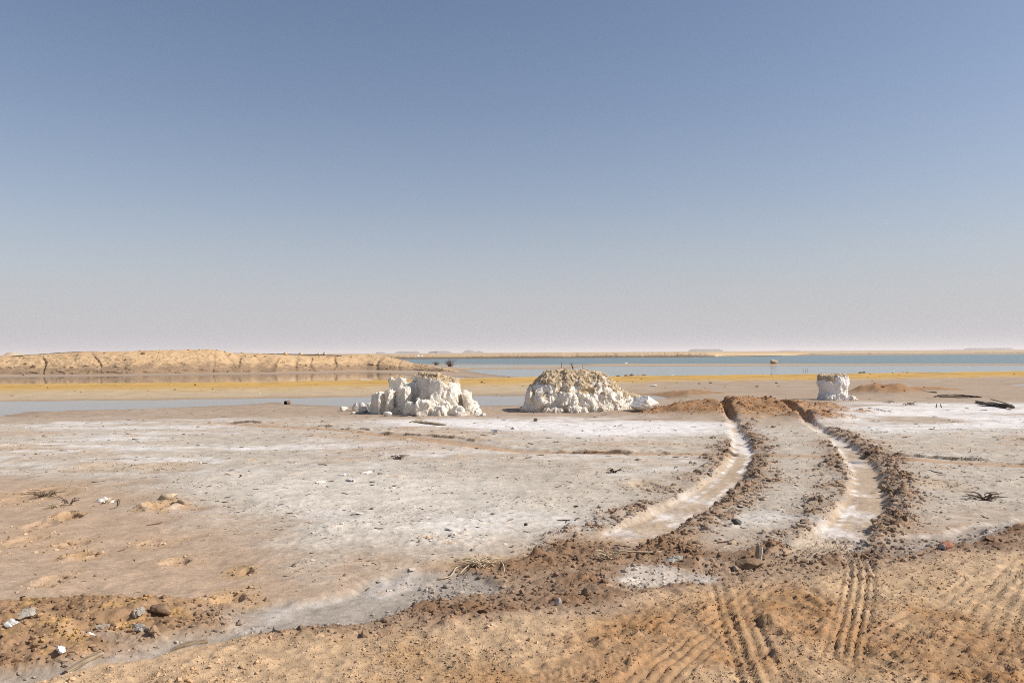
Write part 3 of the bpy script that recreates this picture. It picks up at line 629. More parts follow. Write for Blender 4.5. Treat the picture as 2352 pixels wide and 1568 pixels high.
# ------------------------------------------------------------------ rocks and mounds
import bmesh
M_CHALK = mat_attr('chalk_rock', .07, 9, ((30, 5, .45, .02), (120, 3, .35, .005)), .9, .2)
M_SOIL = mat_attr('mound_soil', .2, 14, ((28, 5, .6, .03), (110, 4, .5, .008)))
def hull(points, bm):
    vs_ = [bm.verts.new(p) for p in points]
    r = bmesh.ops.convex_hull(bm, input=vs_)
    for g in (r['geom_interior'], r['geom_unused']):
        for e in g:
            if isinstance(e, bmesh.types.BMVert) and e.is_valid and not e.link_faces: bm.verts.remove(e)
def chunk_points(rng, c, s, lean=0., n=18):
    out = []
    for k in range(n):
        d = rng.normal(size=3); d /= np.linalg.norm(d); d = np.sign(d)*np.abs(d)**.55*rng.uniform(.8, 1.0)
        p = d*np.array(s)/2; p[0] += lean*(p[2]+s[2]/2); p[:2] *= 1-.25*(p[2]/s[2]+.5); out.append(p+np.array(c))
    return out
def remeshed(bm, voxel):
    me = bpy.data.meshes.new('tmp'); bm.to_mesh(me); bm.free()
    o = bpy.data.objects.new('tmp', me); col.objects.link(o)
    md = o.modifiers.new('r', 'REMESH'); md.mode = 'VOXEL'; md.voxel_size = voxel; md.adaptivity = 0
    dg = bpy.context.evaluated_depsgraph_get(); ev = o.evaluated_get(dg); m2 = bpy.data.meshes.new_from_object(ev)
    n = len(m2.vertices); V = np.zeros(n*3, np.float32); m2.vertices.foreach_get('co', V); Nn = np.zeros(n*3, np.float32); m2.vertex_normals.foreach_get('vector', Nn)
    m2.calc_loop_triangles(); T = np.zeros(len(m2.loop_triangles)*3, np.int32); m2.loop_triangles.foreach_get('vertices', T)
    bpy.data.objects.remove(o); bpy.data.meshes.remove(me); bpy.data.meshes.remove(m2)
    return V.reshape(-1, 3).astype(float), Nn.reshape(-1, 3).astype(float), T.reshape(-1, 3)
def submesh(V, T, keep, C):
    t = T[keep]; u, inv = np.unique(t.ravel(), return_inverse=True); return V[u], inv.reshape(-1, 3), C[u]
def solid_field(bm, xs, ys, Z, zb=-.15):
    nr, nc = Z.shape; top = [[bm.verts.new((xs[i, j], ys[i, j], Z[i, j])) for j in range(nc)] for i in range(nr)]
    bot = [[bm.verts.new((xs[i, j], ys[i, j], zb)) for j in range(nc)] for i in range(nr)]
    for i in range(nr-1):
        for j in range(nc-1):
            bm.faces.new((top[i][j], top[i][j+1], top[i+1][j+1], top[i+1][j])); bm.faces.new((bot[i][j], bot[i+1][j], bot[i+1][j+1], bot[i][j+1]))
    for j in range(nc-1):
        bm.faces.new((top[0][j], bot[0][j], bot[0][j+1], top[0][j+1])); bm.faces.new((top[-1][j], top[-1][j+1], bot[-1][j+1], bot[-1][j]))
    for i in range(nr-1):
        bm.faces.new((top[i][0], top[i+1][0], bot[i+1][0], bot[i][0])); bm.faces.new((top[i][-1], bot[i][-1], bot[i+1][-1], top[i+1][-1]))
def finish_mound(name, label, bm, voxel, base, seed, amp, soil_fn, white=(.77, .705, .605), nrub=500, rub=(.02, .05), stain=.45):
    V, Nn, T = remeshed(bm, voxel); rng = np.random.RandomState(seed)
    d1, c1 = worley3(V*np.array((3.6,3.6,2.8))+fbm3(V*3, 2, seed)[:, None]*.5, seed); d2, c2 = worley3(V*10+fbm3(V*7, 2, seed)[:, None]*.4, seed+1); d3, _ = worley3(V*21, seed+2)
    cr_ = _perm[c1 & 1023]/1024.; disp = (.55-d1)*.06+(cr_-.5)*.19-np.abs(fbm3(V*np.array((4.2,4.2,2.4)), 3, seed+21))*.32+.06-np.abs(fbm3(V*13, 2, seed+22))*.035+(.5-d2)*.03*(.4+cr_)+((_perm[(c2+5) & 1023]/1024.)-.5)*.04+(.5-d3)*.006+fbm3(V*2.2, 3, seed+3)*.10
    V = V+Nn*(disp*amp)[:, None]
    rag = fbm3(V*4, 3, seed+5)
    C = np.array(white)*(1+.10*fbm3(V*5, 3, seed+7)[:, None]+.05*fbm3(V*20, 2, seed+8)[:, None])
    st = sstep(.1, .5, fbm3(V*np.array((3, 3, 1.6)), 3, seed+9)); C = C*(1-st[:, None]*stain)+np.array((.56, .43, .295))*st[:, None]*stain
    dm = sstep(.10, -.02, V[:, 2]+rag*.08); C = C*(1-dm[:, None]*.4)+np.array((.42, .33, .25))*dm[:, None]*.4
    soil = soil_fn(V, Nn, rag); SC = np.array((.50, .385, .25))*(1+.35*rag[:, None]+.25*fbm3(V*12, 3, seed+11)[:, None])
    V[:, 2] += soil*(fbm3(V*7, 3, seed+4)*.04)
    fs = soil[T].mean(1) > .5
    root = empty(name, base); tag(root, label, 'mound', 'pale earth mounds on the salt flat')
    inv = V-np.array(base)
    for nm, k, m, cc_ in (('chalk_body', ~fs, M_CHALK, C), ('soil_cap', fs, M_SOIL, SC)):
        if k.any():
            v, f, c = submesh(inv, T, k, cc_); mesh_np(nm, v, f, m, root, np.clip(c, .02, .85))
    # rubble lying on the slopes
    up = np.nonzero((Nn[:, 2] > .15) & ((soil > .5) | (V[:, 2] < .35)))[0]; ii = rng.choice(up, min(nrub, len(up)), False)
    s = np.exp(rng.normal(math.log((rub[0]+rub[1])/2), .4, len(ii))); s = np.clip(s, rub[0]*.6, rub[1]*1.5)
    cols_ = np.where(soil[ii][:, None] > .5, SC[ii]*rng.uniform(.8, 1.5, (len(ii), 1)), C[ii]*rng.uniform(.85, 1.08, (len(ii), 1)))
    o = scatter('rubble', None, ico(0), inv[ii], s, np.clip(cols_, .02, .85), rng, .3, (.5, 1.3), .8, .4); o.parent = root; o.data.materials[0] = M_CHALK
    return root
def field_mound(outline, front, backd, Y0, p, q, nx=110, ny=60):
    us = np.linspace(outline[0][0], outline[-1][0], nx); vt = np.interp(us, [a for a, b in outline], [b for a, b in outline])
    fr = np.interp(us, [a for a, b in front], [b for a, b in front]); top = np.array([GY(u, v, Y0) for u, v in zip(us, vt)])
    zt = np.clip(top[:, 2], 0, None); bk = np.interp(us, [a for a, b in backd], [b for a, b in backd])
    t = np.linspace(-1, 1, ny)[:, None]; yo = np.where(t < 0, -t*fr[None], t*bk[None])
    XS = np.repeat(top[None, :, 0], ny, 0); YS = Y0+yo+0*XS; ZS = zt[None]*np.clip(1-np.abs(t)**p, 0, 1)**(1/q)-.06
    bm = bmesh.new(); solid_field(bm, XS, YS, ZS); return bm
def add_chunks(bm, Y0, L, seed):
    rng = np.random.RandomState(seed)
    for u0, u1, vt, vb, yo, dep, lean in L:
        a = GY(u0, vb, Y0+yo); b = GY(u1, vt, Y0+yo); z0 = -.1; z1 = b[2]
        hull(chunk_points(rng, ((a[0]+b[0])/2, Y0+yo, (z0+z1)/2), (abs(b[0]-a[0])*1.12, dep, (z1-z0)*1.03), lean), bm)
# broken mound with a shaded hollow
Y1 = 20.2
def prism(bm, plan, tops, seed, taper=.93, flare=1.06):
    """block with an upright outline in plan: plan = (u, y offset), tops = v of the top above each corner"""
    rng = np.random.RandomState(seed); pts = []; P = [(GY(u, 0, Y1)[0], Y1+yo) for u, yo in plan]; c = np.mean(P, 0)
    for (x, y), v in zip(P, tops):
        z = GY(0, 0, y)[2]*0+H-((v-VC)*_cr+0-(V0-VC)+(x*F/y)*_sr)*y/F
        for f, zz in ((flare, -.1), (1.0, z*.45), (taper, z)):
            pts.append(((x-c[0])*f+c[0]+rng.uniform(-.02, .02), (y-c[1])*f+c[1]+rng.uniform(-.02, .02), zz+rng.uniform(-.02, .01)))
    hull(pts, bm)
bm = field_mound([(850,950),(870,938),(900,932),(950,925),(1000,920),(1050,922),(1085,936),(1106,953)], [(850,-.1),(930,-.25),(950,-.75),(1000,-.95),(1060,-.85),(1106,-.2)], [(850,.4),(1000,.9),(1106,.4)], Y1, 2.2, 1.6)
prism(bm, [(934,.60),(950,.28),(990,-.62),(1012,-.66),(1042,-.52),(1050,-.1),(1048,.6),(990,.85)], [862,861,872,873,880,876,872,858], 1)
prism(bm, [(952,.2),(975,-.1),(1005,-.2),(1020,.3),(985,.6)], [857,856,858,861,855], 2)
prism(bm, [(882,.45),(884,.25),(915,.2),(922,.4),(915,.75),(890,.75)], [870,868,869,870,867,868], 3, .97, 1.1)
prism(bm, [(916,.55),(922,.3),(950,.15),(955,.6),(935,.8)], [880,883,879,874,873], 4)
prism(bm, [(861,.40),(890,-.28),(897,-.2),(897,.4)], [908,893,894,898], 5, .96)
prism(bm, [(844,.25),(867,-.32),(873,-.26),(874,.25)], [907,897,899,900], 6, .96)
prism(bm, [(892,.35),(928,-.38),(936,-.3),(940,.35)], [893,892,889,885], 7, .96)
prism(bm, [(1055,.0),(1060,-.38),(1076,-.34),(1079,0)], [900,897,905,899], 8, .75)
prism(bm, [(1062,.0),(1068,-.55),(1090,-.42),(1092,0)], [912,917,934,925], 9, .85)
add_chunks(bm, Y1, [(926,958,921,957,-.72,.36,0),(948,992,913,958,-.85,.4,0),(990,1030,928,958,-.9,.34,0),(1028,1070,932,957,-.78,.36,0),(1078,1106,938,957,-.35,.34,0),(985,1000,905,950,-.62,.25,0),(1010,1040,915,955,-.72,.3,0)], 11)
finish_mound('salt_mound', 'broken white mound with a dark hollow, standing pillar and fallen blocks', bm, .028, (*GY(985, 900, Y1)[:2], 0), 5, .36,
    lambda V, Nn, r: ((V[:, 2]+r*.16 > .90-.14*np.clip((V[:, 0]-GY(985, 0, Y1)[0])/.7, -1, 1.3)) & (V[:, 0] > GY(938, 0, Y1)[0]) & (Nn[:, 2]+r*.3 > -.2) | (Nn[:, 2]+r*.3 > .82) & (V[:, 2] > .8)).astype(float), nrub=220, rub=(.014, .034))
# widest mound, a dome
Y2 = 21.2
bm = field_mound([(1188,948),(1204,928),(1212,908),(1214,895),(1219,880),(1232,870),(1246,858),(1263,849),(1290,845.5),(1330,844.5),(1372,847),(1390,856),(1405,869),(1422,884),(1446,896),(1470,905),(1490,915),(1506,927),(1524,942)],
    [(1188,-.3),(1230,-.85),(1300,-1.05),(1380,-1.0),(1440,-.75),(1524,-.25)], [(1188,.4),(1300,1.3),(1400,1.1),(1524,.4)], Y2, 2.3, 1.55)
add_chunks(bm, Y2, [(1206,1238,893,946,-.45,.5,.0),(1232,1280,905,950,-.78,.5,0),(1276,1330,900,952,-.85,.55,0),(1320,1378,886,952,-.80,.6,0),(1366,1410,893,950,-.75,.55,0),(1400,1436,904,948,-.62,.5,0),(1196,1230,928,950,-.55,.4,0),(1300,1350,932,955,-1.08,.3,0),(1360,1420,934,954,-1.0,.3,0),(1235,1300,934,955,-1.02,.3,0)], 21)
x2a, x2b = GY(1215, 0, Y2)[0], GY(1430, 0, Y2)[0]
finish_mound('salt_mound', 'widest domed mound with tan soil top and white foot', bm, .03, (*GY(1340, 900, Y2)[:2], 0), 9, .48,
    lambda V, Nn, r: ((V[:, 2]+r*.85+Nn[:, 2]*.25 > .76-.35*sstep(x2b-.5, x2b+.6, V[:, 0])) | (Nn[:, 2]+r*.35 > .86) & (V[:, 2] > .35)).astype(float), nrub=600, rub=(.012, .03), stain=.95)
# small stump-like mound
Y3 = 24.9
cx3, _, zt3 = GY(1914, 861, Y3); bm = bmesh.new(); rad = [(-.12, .47), (.04, .45), (.12, .42), (.26, .42), (.40, .445), (.52, .455), (.64, .44), (.74, .43), (zt3-.03, .425), (zt3-.005, .39)]
rings = []
for z, r in rad:
    rings.append([bm.verts.new((cx3+r*(1+.05*math.sin(3*a+z*4))*math.cos(a)-.03*(z > .4), Y3+r*.95*math.sin(a), z)) for a in np.linspace(0, 2*math.pi, 28, endpoint=False)])
for a, b in zip(rings, rings[1:]):
    for k in range(28): bm.faces.new((a[k], a[(k+1) % 28], b[(k+1) % 28], b[k]))
bm.faces.new(rings[-1]); bm.faces.new(rings[0][::-1])
add_chunks(bm, Y3, [(1895,1920,900,921,-.36,.3,0),(1915,1945,903,921,-.38,.3,0),(1940,1960,905,920,-.28,.3,.2)], 31)
finish_mound('salt_mound', 'smallest white mound shaped like a stump with flat brown top', bm, .024, (cx3, Y3, 0), 13, .32,
    lambda V, Nn, r: ((V[:, 2]+r*.14+(V[:, 0] < cx3-.1)*.12 > zt3-.05)).astype(float), (.79, .75, .70), nrub=110, rub=(.012, .028))  # soil top; its colour reaches lower on the left, painted in for shade
# ---- single rocks
def rock_mesh(seed, size, sub=2, flat=1.0, facets=9):
    rng = np.random.RandomState(seed); V, Fc = ico(sub); V = V.copy()
    for k in range(facets):
        n = rng.normal(size=3); n /= np.linalg.norm(n); h = rng.uniform(.55, .85); d = V@n; V = V-np.clip(d-h, 0, None)[:, None]*n
    V *= 1+.10*fbm3(V*2.3+seed*3.1, 3, seed)[:, None]
    V *= np.array(size)/2/np.abs(V).max(0); V[:, 2] *= flat
    return V, Fc
M_CHALK1 = mat_noise('chalk_stone', (.64, .575, .48), (.78, .735, .665), 9, .9, ((35, 5, .5, .015),))
M_STONE = mat_noise('tan_stone', (.40, .30, .19), (.56, .45, .31), 12, .9, ((60, 5, .5, .006),))
M_DARK = mat_noise('dark_stone', (.055, .05, .046), (.11, .10, .09), 14, .8, ((60, 5, .5, .006),))
M_CLOD = mat_noise('dry_mud', (.16, .10, .06), (.31, .205, .125), 22, .95, ((50, 5, .7, .01),))
def place_rock(name, label, cat, u, v, size, mat, seed, group=None, sink=.12, rz=0., Y=None, sub=2, tilt=(0, 0)):
    if Y is None: x, y = G(u, v)
    else: x, y, _ = GY(u, v, Y)
    V, Fc = rock_mesh(seed, size, sub); o = mesh_np(name, V, Fc, mat)
    V2 = V@np.array(Euler((tilt[0], tilt[1], rz)).to_matrix()).T
    o.rotation_euler = (tilt[0], tilt[1], rz); o.location = (x, y, gz(x, y)-V2[:, 2].min()-sink*size[2]); return tag(o, label, cat, group)
G1 = 'fallen white blocks beside the broken mound'
for k, (u, v, s, lab) in enumerate([(791,942,(.25,.22,.14),'outermost low white block fallen beside the broken mound'),(816,943,(.20,.2,.27),'tall upright white block fallen beside the broken mound'),(835,947,(.27,.22,.20),'pale angular block in front of the upright fallen block'),
    (851,940,(.24,.2,.30),'grey-shaded white block leaning against the broken mound'),(832,938,(.2,.2,.22),'white block wedged behind the pale angular block'),(890,955,(.24,.2,.15),'white block lying in front of the hollow of the broken mound'),(812,950,(.14,.12,.07),'flat white stone before the upright fallen block'),
    (1109,954,(.17,.14,.10),'white stone at the tapering end of the broken mound'),(1096,956,(.13,.1,.08),'little white stone under the spire of the broken mound')]):
    place_rock('chalk_block', lab, 'rock', u, v, s, M_CHALK1, 40+k, G1, .12, k*1.3)
place_rock('chalk_boulder', 'low white boulder with soil on its back at the end of the domed mound', 'boulder', 1484, 949, (.80, .62, .42), M_CHALK1, 61, None, .2, .3, sub=3)
for k, (u, v, s, lab) in enumerate([(1958,915,(.26,.2,.12),'flat white slab beside the stump-shaped mound'),(1966,921,(.22,.12,.07),'thin white slab in front of the stump-shaped mound'),(1953,906,(.16,.14,.20),'pointed white slab leaning on the stump-shaped mound')]):
    place_rock('chalk_slab', lab, 'rock', u, v, s, M_CHALK1, 70+k, 'white slabs beside the stump-shaped mound', .1, k*.9, Y=Y3-.1*k-.1, tilt=(.0, -.25+.2*k))
# ------------------------------------------------------------------ small things on the ground
def tube(pts, rad, n=6, cap=True):
    P = np.array(pts, float); m = len(P); R = np.interp(np.linspace(0, 1, m), np.linspace(0, 1, len(rad)), rad) if hasattr(rad, '__len__') else np.full(m, rad)
    T = np.gradient(P, axis=0); T /= np.linalg.norm(T, axis=1)[:, None]+1e-9
    up = np.array((0, 0, 1.)) if abs(T[0][2]) < .9 else np.array((1., 0, 0)); V = []
    for i in range(m):
        a = np.cross(T[i], up); a /= np.linalg.norm(a)+1e-9; b = np.cross(a, T[i])
        for k in range(n):
            t = 2*math.pi*k/n; V.append(P[i]+R[i]*(math.cos(t)*a+math.sin(t)*b))
    Fc = [(i*n+k, i*n+(k+1) % n, (i+1)*n+(k+1) % n, (i+1)*n+k) for i in range(m-1) for k in range(n)]
    tri = []
    if cap:
        V += [P[0], P[-1]]; c0, c1 = len(V)-2, len(V)-1
        tri = [(c0, (k+1) % n, k) for k in range(n)]+[(c1, (m-1)*n+k, (m-1)*n+(k+1) % n) for k in range(n)]
    return np.array(V), np.array(Fc), np.array(tri) if tri else np.zeros((0, 3), int)
def tube_obj(name, pts, rad, mat, parent=None, n=6, smooth=True):
    V, Q, T = tube(pts, rad, n); return mesh_np(name, V, [Q, T], mat, parent, smooth=smooth)
def join(parts):
    Vs, Qs, Ts, k = [], [], [], 0
    for V, Q, T in parts:
        Vs.append(V); Qs.append(Q+k); Ts.append(T+k); k += len(V)
    return np.concatenate(Vs), [np.concatenate(Qs), np.concatenate(Ts)]
def plank(L, W, T, rng, n=7, bend=.0, chew=.25):
    """weathered board along x with split, uneven ends and a slight bend"""
    V = []
    for i in range(n):
        t = i/(n-1); x = (t-.5)*L; z = bend*math.sin(t*math.pi); w = W/2*(1-chew*rng.rand()*(1.6 if i in (0, n-1) else .5)); th = T/2*(1-.3*rng.rand()*(1.5 if i in (0, n-1) else .4))
        for sx, sz in ((-1, -1), (1, -1), (1, 1), (-1, 1)): V.append((x+rng.uniform(-.02, .02)*L*(i in (0, n-1)), sx*w, z+sz*th))
    V = np.array(V); Fc = [(i*4+k, i*4+(k+1) % 4, i*4+4+(k+1) % 4, i*4+4+k) for i in range(n-1) for k in range(4)]+[(3, 2, 1, 0), ((n-1)*4, (n-1)*4+1, (n-1)*4+2, (n-1)*4+3)]
    return V, np.array(Fc)
def board(name, label, cat, a, b, W, T, mat, seed, group=None, lift=0., bend=.01, za=0., zb=0.):
    """a, b: photograph points of the two ends lying on the ground"""
    rng = np.random.RandomState(seed); A = np.array((*G(*a), 0)); B = np.array((*G(*b), 0)); A[2] = gz(A[0], A[1])+za; B[2] = gz(B[0], B[1])+zb
    d = B-A; L = np.linalg.norm(d); V, Fc = plank(L, W, T, rng, bend=bend); o = mesh_np(name, V, Fc, mat)
    o.location = (A+B)/2+np.array((0, 0, T*.4+lift)); o.rotation_euler = (rng.uniform(-.15, .15), -math.asin(d[2]/L), math.atan2(d[1], d[0])); return tag(o, label, cat, group)
W_GREY = mat_noise('weathered_wood', (.20, .145, .095), (.47, .36, .24), 6, .9, ((40, 5, .5, .004),), stretch=(2, 18, 18))
W_DARK = mat_noise('charred_wood', (.035, .026, .02), (.13, .095, .07), 6, .9, ((40, 5, .6, .006),), stretch=(2, 14, 14))
W_PALE = mat_noise('dry_stalk', (.38, .28, .17), (.66, .54, .37), 20, .9, ((60, 4, .4, .002),))
W_TWIG = mat_noise('dead_twig', (.10, .07, .05), (.25, .18, .125), 25, .95, ((80, 4, .4, .002),))
M_RUST = mat_noise('rusty_tin', (.16, .055, .03), (.42, .20, .12), 28, .8, ((60, 5, .5, .003),), .3)
M_TINEND = mat_noise('dull_tin', (.26, .245, .225), (.42, .40, .37), 40, .55, ((90, 4, .3, .001),), .4)
M_RIM = mat_noise('tin_rim', (.45, .42, .38), (.72, .69, .64), 40, .45, (), .5)
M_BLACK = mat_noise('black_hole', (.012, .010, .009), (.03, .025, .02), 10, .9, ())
M_PIPE = mat_noise('black_pipe', (.02, .02, .022), (.05, .05, .05), 3, .5, ())
M_WHITE = mat_noise('dirty_white_sheet', (.62, .58, .52), (.82, .79, .74), 12, .8, ((30, 4, .4, .006),))
M_BLUE = mat_noise('blue_print', (.10, .12, .22), (.42, .42, .47), 60, .7, (), lo=.45, hi=.52)
M_BRICK = mat_noise('brown_brick', (.14, .085, .06), (.26, .17, .12), 20, .95, ((50, 5, .6, .006),))
M_SLAB = mat_noise('grey_crust_slab', (.31, .265, .215), (.47, .415, .345), 10, .95, ((35, 5, .6, .01),))
M_OCHREC = mat_noise('ochre_crust', (.42, .25, .09), (.58, .38, .17), 14, .95, ((35, 5, .6, .01),))
M_GREEN = mat_noise('green_leaf', (.05, .075, .02), (.11, .14, .045), 8, .9, ())
# ---- rusty drink can with an opening in its end
def lathe(prof, n=32):
    V = [(x, r*math.cos(2*math.pi*k/n), r*math.sin(2*math.pi*k/n)) for x, r in prof for k in range(n)]
    return np.array(V), np.array([(i*n+k, i*n+(k+1) % n, (i+1)*n+(k+1) % n, (i+1)*n+k) for i in range(len(prof)-1) for k in range(n)])
x, y = G(2172, 1260)
can = empty('drink_can', (x, y, gz(x, y)+.027), math.radians(33)); can.rotation_euler = (math.radians(20), math.radians(-4), math.radians(33))
tag(can, 'rusty drink can lying on its side in brown dirt, open end dark', 'can')
V, Q = lathe([(-.058, .0265), (-.054, .0305), (-.048, .033), (-.02, .0325), (.0, .0333), (.03, .0328), (.052, .033), (.06, .027), (.062, .001)])
V[:, 1:] *= (1+.07*pn(V[:, 0]*30, np.arctan2(V[:, 1], V[:, 2])*1.5, 4))[:, None]; mesh_np('can_body', V, Q, M_RUST, can, smooth=True)
V, Q = lathe([(-.0575, .0255), (-.0605, .0262), (-.0612, .0280), (-.0585, .0288), (-.056, .0280)]); V[:, 1:] *= 1.06; mesh_np('rim', V, Q, M_RIM, can, smooth=True)
V, Q = lathe([(-.0560, .0275), (-.0562, .0001)]); le = mesh_np('can_end', V, Q, M_TINEND, can, smooth=True)
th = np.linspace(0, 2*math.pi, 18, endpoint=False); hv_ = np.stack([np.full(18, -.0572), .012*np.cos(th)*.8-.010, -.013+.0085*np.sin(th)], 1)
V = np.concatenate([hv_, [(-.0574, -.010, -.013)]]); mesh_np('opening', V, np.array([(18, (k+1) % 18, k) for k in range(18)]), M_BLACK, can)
# ---- open tin at the edge of the front pond
x, y = G(660, 925); tin = empty('open_tin', (x, y, max(gz(x, y), WL)+.055)); tin.rotation_euler = (0, math.radians(-5), math.radians(62)); tag(tin, 'dark open tin lying at the edge of the still pond', 'tin')
V, Q = lathe([(-.075, .060), (-.08, .0655), (-.07, .067), (0, .066), (.07, .067), (.08, .064), (.08, .001)], 24); mesh_np('tin_body', V, Q, M_BRICK, tin, smooth=True)
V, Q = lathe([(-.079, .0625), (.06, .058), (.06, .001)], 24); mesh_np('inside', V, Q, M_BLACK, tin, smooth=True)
# ---- litter near the mounds
x, y = G(1138, 994); tub = empty('plastic_tub', (x, y, gz(x, y)), .08); tag(tub, 'small white plastic tub with a blue printed side on the salt', 'tub')
def frustum(w0, d0, w1, d1, h, z0=0.):
    V = [(sx*w/2, sy*d/2, z) for w, d, z in ((w0, d0, z0), (w1, d1, z0+h)) for sx, sy in ((-1, -1), (1, -1), (1, 1), (-1, 1))]
    return np.array(V), np.array([(0, 3, 2, 1), (4, 5, 6, 7), (0, 1, 5, 4), (1, 2, 6, 5), (2, 3, 7, 6), (3, 0, 4, 7)])
V, Fc = frustum(.165, .11, .145, .09, .072, -.006); mesh_np('tub_body', V, Fc, M_WHITE, tub)
V, Fc = frustum(.150, .098, .150, .098, .008, .062); mesh_np('rim', V, Fc, M_WHITE, tub)
mesh_np('printed_label', np.array([(-.038, -.0555, .006), (.034, -.0555, .006), (.031, -.0482, .052), (-.034, -.0482, .052)]), np.array([(0, 1, 2, 3)]), M_BLUE, tub)
x, y = G(1230, 968); V, Fc = frustum(.075, .08, .073, .078, .075, -.008); o = mesh_np('brick', V, Fc, M_BRICK); o.location = (x, y, gz(x, y)); o.rotation_euler = (0, .05, .1); tag(o, 'square brown brick piece standing on white salt', 'brick')
board('board', 'tan board propped across another near the broken mound', 'board', (942, 970), (975, 966), .07, .025, W_GREY, 1, None, .0, .0, .0, .035)
board('board', 'long dark-edged board lying on white salt by the broken mound', 'board', (955, 970), (1021, 978), .09, .03, W_GREY, 2, None, .0, .015)
def stick(name, label, pts, rad, mat, cat='stick', group=None, n=6):
    """pts: photograph point and height above the ground"""
    P = []
    for u, v, h in pts:
        x, y = G(u, v); P.append((x, y, gz(x, y)+h))
    base = np.array(P[0]); o = tube_obj(name, [tuple(q) for q in curve([tuple(np.array(p)-base) for p in P], 4)] if len(P) > 2 else [tuple(np.array(p)-base) for p in P], rad, mat, n=n); o.location = base; return tag(o, label, cat, group)
stick('stick', 'short upright twig in front of the domed mound', [(1226, 950, -.02), (1226, 950, .05), (1224, 950, .13)], [.012, .006], W_TWIG)
stick('stick', 'thin dark pole lying on mud beside the dirt heap', [(2080, 901, .02), (2115, 902, .03), (2151, 904, .02)], [.02, .028], W_DARK)
stick('stick', 'thin dark stick leaning on the slabs by the stump-shaped mound', [(1962, 921, -.02), (1958, 920, .12), (1955, 919, .24)], [.008, .005], W_TWIG)
# ---- driftwood on the right of the flat
def drift(name, label, u0, u1, v, dv, hgt, mat, seed, n=9, r=(.02, .05), group=None):
    rng = np.random.RandomState(seed); x0, y0 = G((u0+u1)/2, v); root = empty(name, (x0, y0, 0)); parts = []
    for k in range(n):
        a = rng.uniform(u0, u1-(u1-u0)*.3); ln = (u1-u0)*rng.uniform(.25, .75); b = min(u1, a+ln); va = v+rng.uniform(-dv, dv); vb = va+rng.uniform(-dv, dv)*.6
        P = []
        for t in np.linspace(0, 1, 4):
            px, py = G(a+(b-a)*t, va+(vb-va)*t); P.append((px-x0, py-y0, gz(px, py)+hgt*(.15+.5*rng.rand())*(1 if 0 < t < 1 else .35)))
        rr = rng.uniform(*r); o = tube_obj('branch', curve(P, 4), [rr, rr*.8, rr*.4], mat if rng.rand() < .75 else W_GREY, root, 6)
    return tag(root, label, 'driftwood', group)
drift('driftwood', 'long tangle of black driftwood branches lying behind the white salt', 2143, 2256, 911, 2.0, .10, W_DARK, 3, 11, (.015, .04))
dr2 = empty('burnt_planks', (*G(2285, 933), 0)); tag(dr2, 'dark burnt planks stacked low on the white salt', 'planks')
for k, (a, b, w, t, h, m) in enumerate([((2243, 925), (2310, 937), .09, .05, .01, W_DARK), ((2268, 928), (2328, 940), .10, .05, .03, W_DARK), ((2276, 925), (2322, 938), .06, .03, .09, W_GREY), ((2252, 930), (2285, 933), .12, .05, .02, W_DARK), ((2296, 934), (2326, 939), .08, .05, .06, W_DARK)]):
    o = board('plank', None, None, a, b, w, t, m, 30+k, None, h); o.parent = dr2; o.location = Vector(o.location)-dr2.location
drift('twig_tangle', 'thin arched twig tangle on salt before the burnt planks', 2073, 2108, 930, 1.2, .12, W_TWIG, 5, 7, (.006, .012))
drift('twig_tangle', 'sparse twig tangle on salt beside the stump-shaped mound', 2026, 2055, 926, 1.0, .10, W_TWIG, 6, 5, (.005, .010))
for k, (u, lab) in enumerate([(2150, 'short broken stub standing in salt below the black driftwood'), (2164, 'leaning broken stub beside another in the white salt')]):
    stick('stub', lab, [(u, 935, -.02), (u+1-k*4, 935, .06), (u+2-k*5, 935, .11)], [.016, .009], W_TWIG, 'stub')
# ---- root clusters and dead brush
def brush(name, label, u, v, w, h, nst, mat, seed, cat='brush', flat=.5, r=.006, group=None, Y=None, zoff=None):
    rng = np.random.RandomState(seed)
    if Y is None: x, y = G(u, v); z = gz(x, y)
    else: x, y, z = GY(u, v, Y)
    root = empty(name, (x, y, z)); 
    for k in range(nst):
        a = rng.uniform(0, 2*math.pi); L = w/2*rng.uniform(.5, 1.1); hh = h*rng.uniform(.3, 1.1)
        P = [(rng.normal()*w*.08, rng.normal()*w*.08, -.01)]
        for t in (.35, .7, 1.):
            P.append((math.cos(a)*L*t+rng.normal()*w*.06, math.sin(a)*L*t*flat*1.3+rng.normal()*w*.05, max(.003, hh*math.sin(t*math.pi*.62)+rng.normal()*h*.08)))
        tube_obj('stem', curve(P, 3), [r, r*.8, r*.4], mat, root, 4)
    return tag(root, label, cat, group)
brush('dead_root', 'dark dead root cluster beside the deep rut', 2262, 1146, .42, .09, 16, W_TWIG, 7, 'root', .45, .007)
brush('straw_bundle', 'pale straw roots in a tuft at the end of the rut', 1400, 1280, .30, .07, 20, W_PALE, 8, 'straw', .6, .0045)
stick('stalk', 'long pale stalk lying out from the straw tuft', [(1405, 1272, .02), (1480, 1275, .02), (1520, 1271, .012)], [.008, .004], W_PALE, 'stalk')
stick('stalk', 'thin dark twig lying over the straw tuft', [(1412, 1258, .015), (1445, 1266, .03), (1470, 1274, .01)], [.005, .003], W_TWIG, 'stalk')
brush('straw_bundle', 'wide mat of pale dry straw on brown dirt', 1105, 1300, .38, .06, 34, W_PALE, 9, 'straw', .5, .0045)
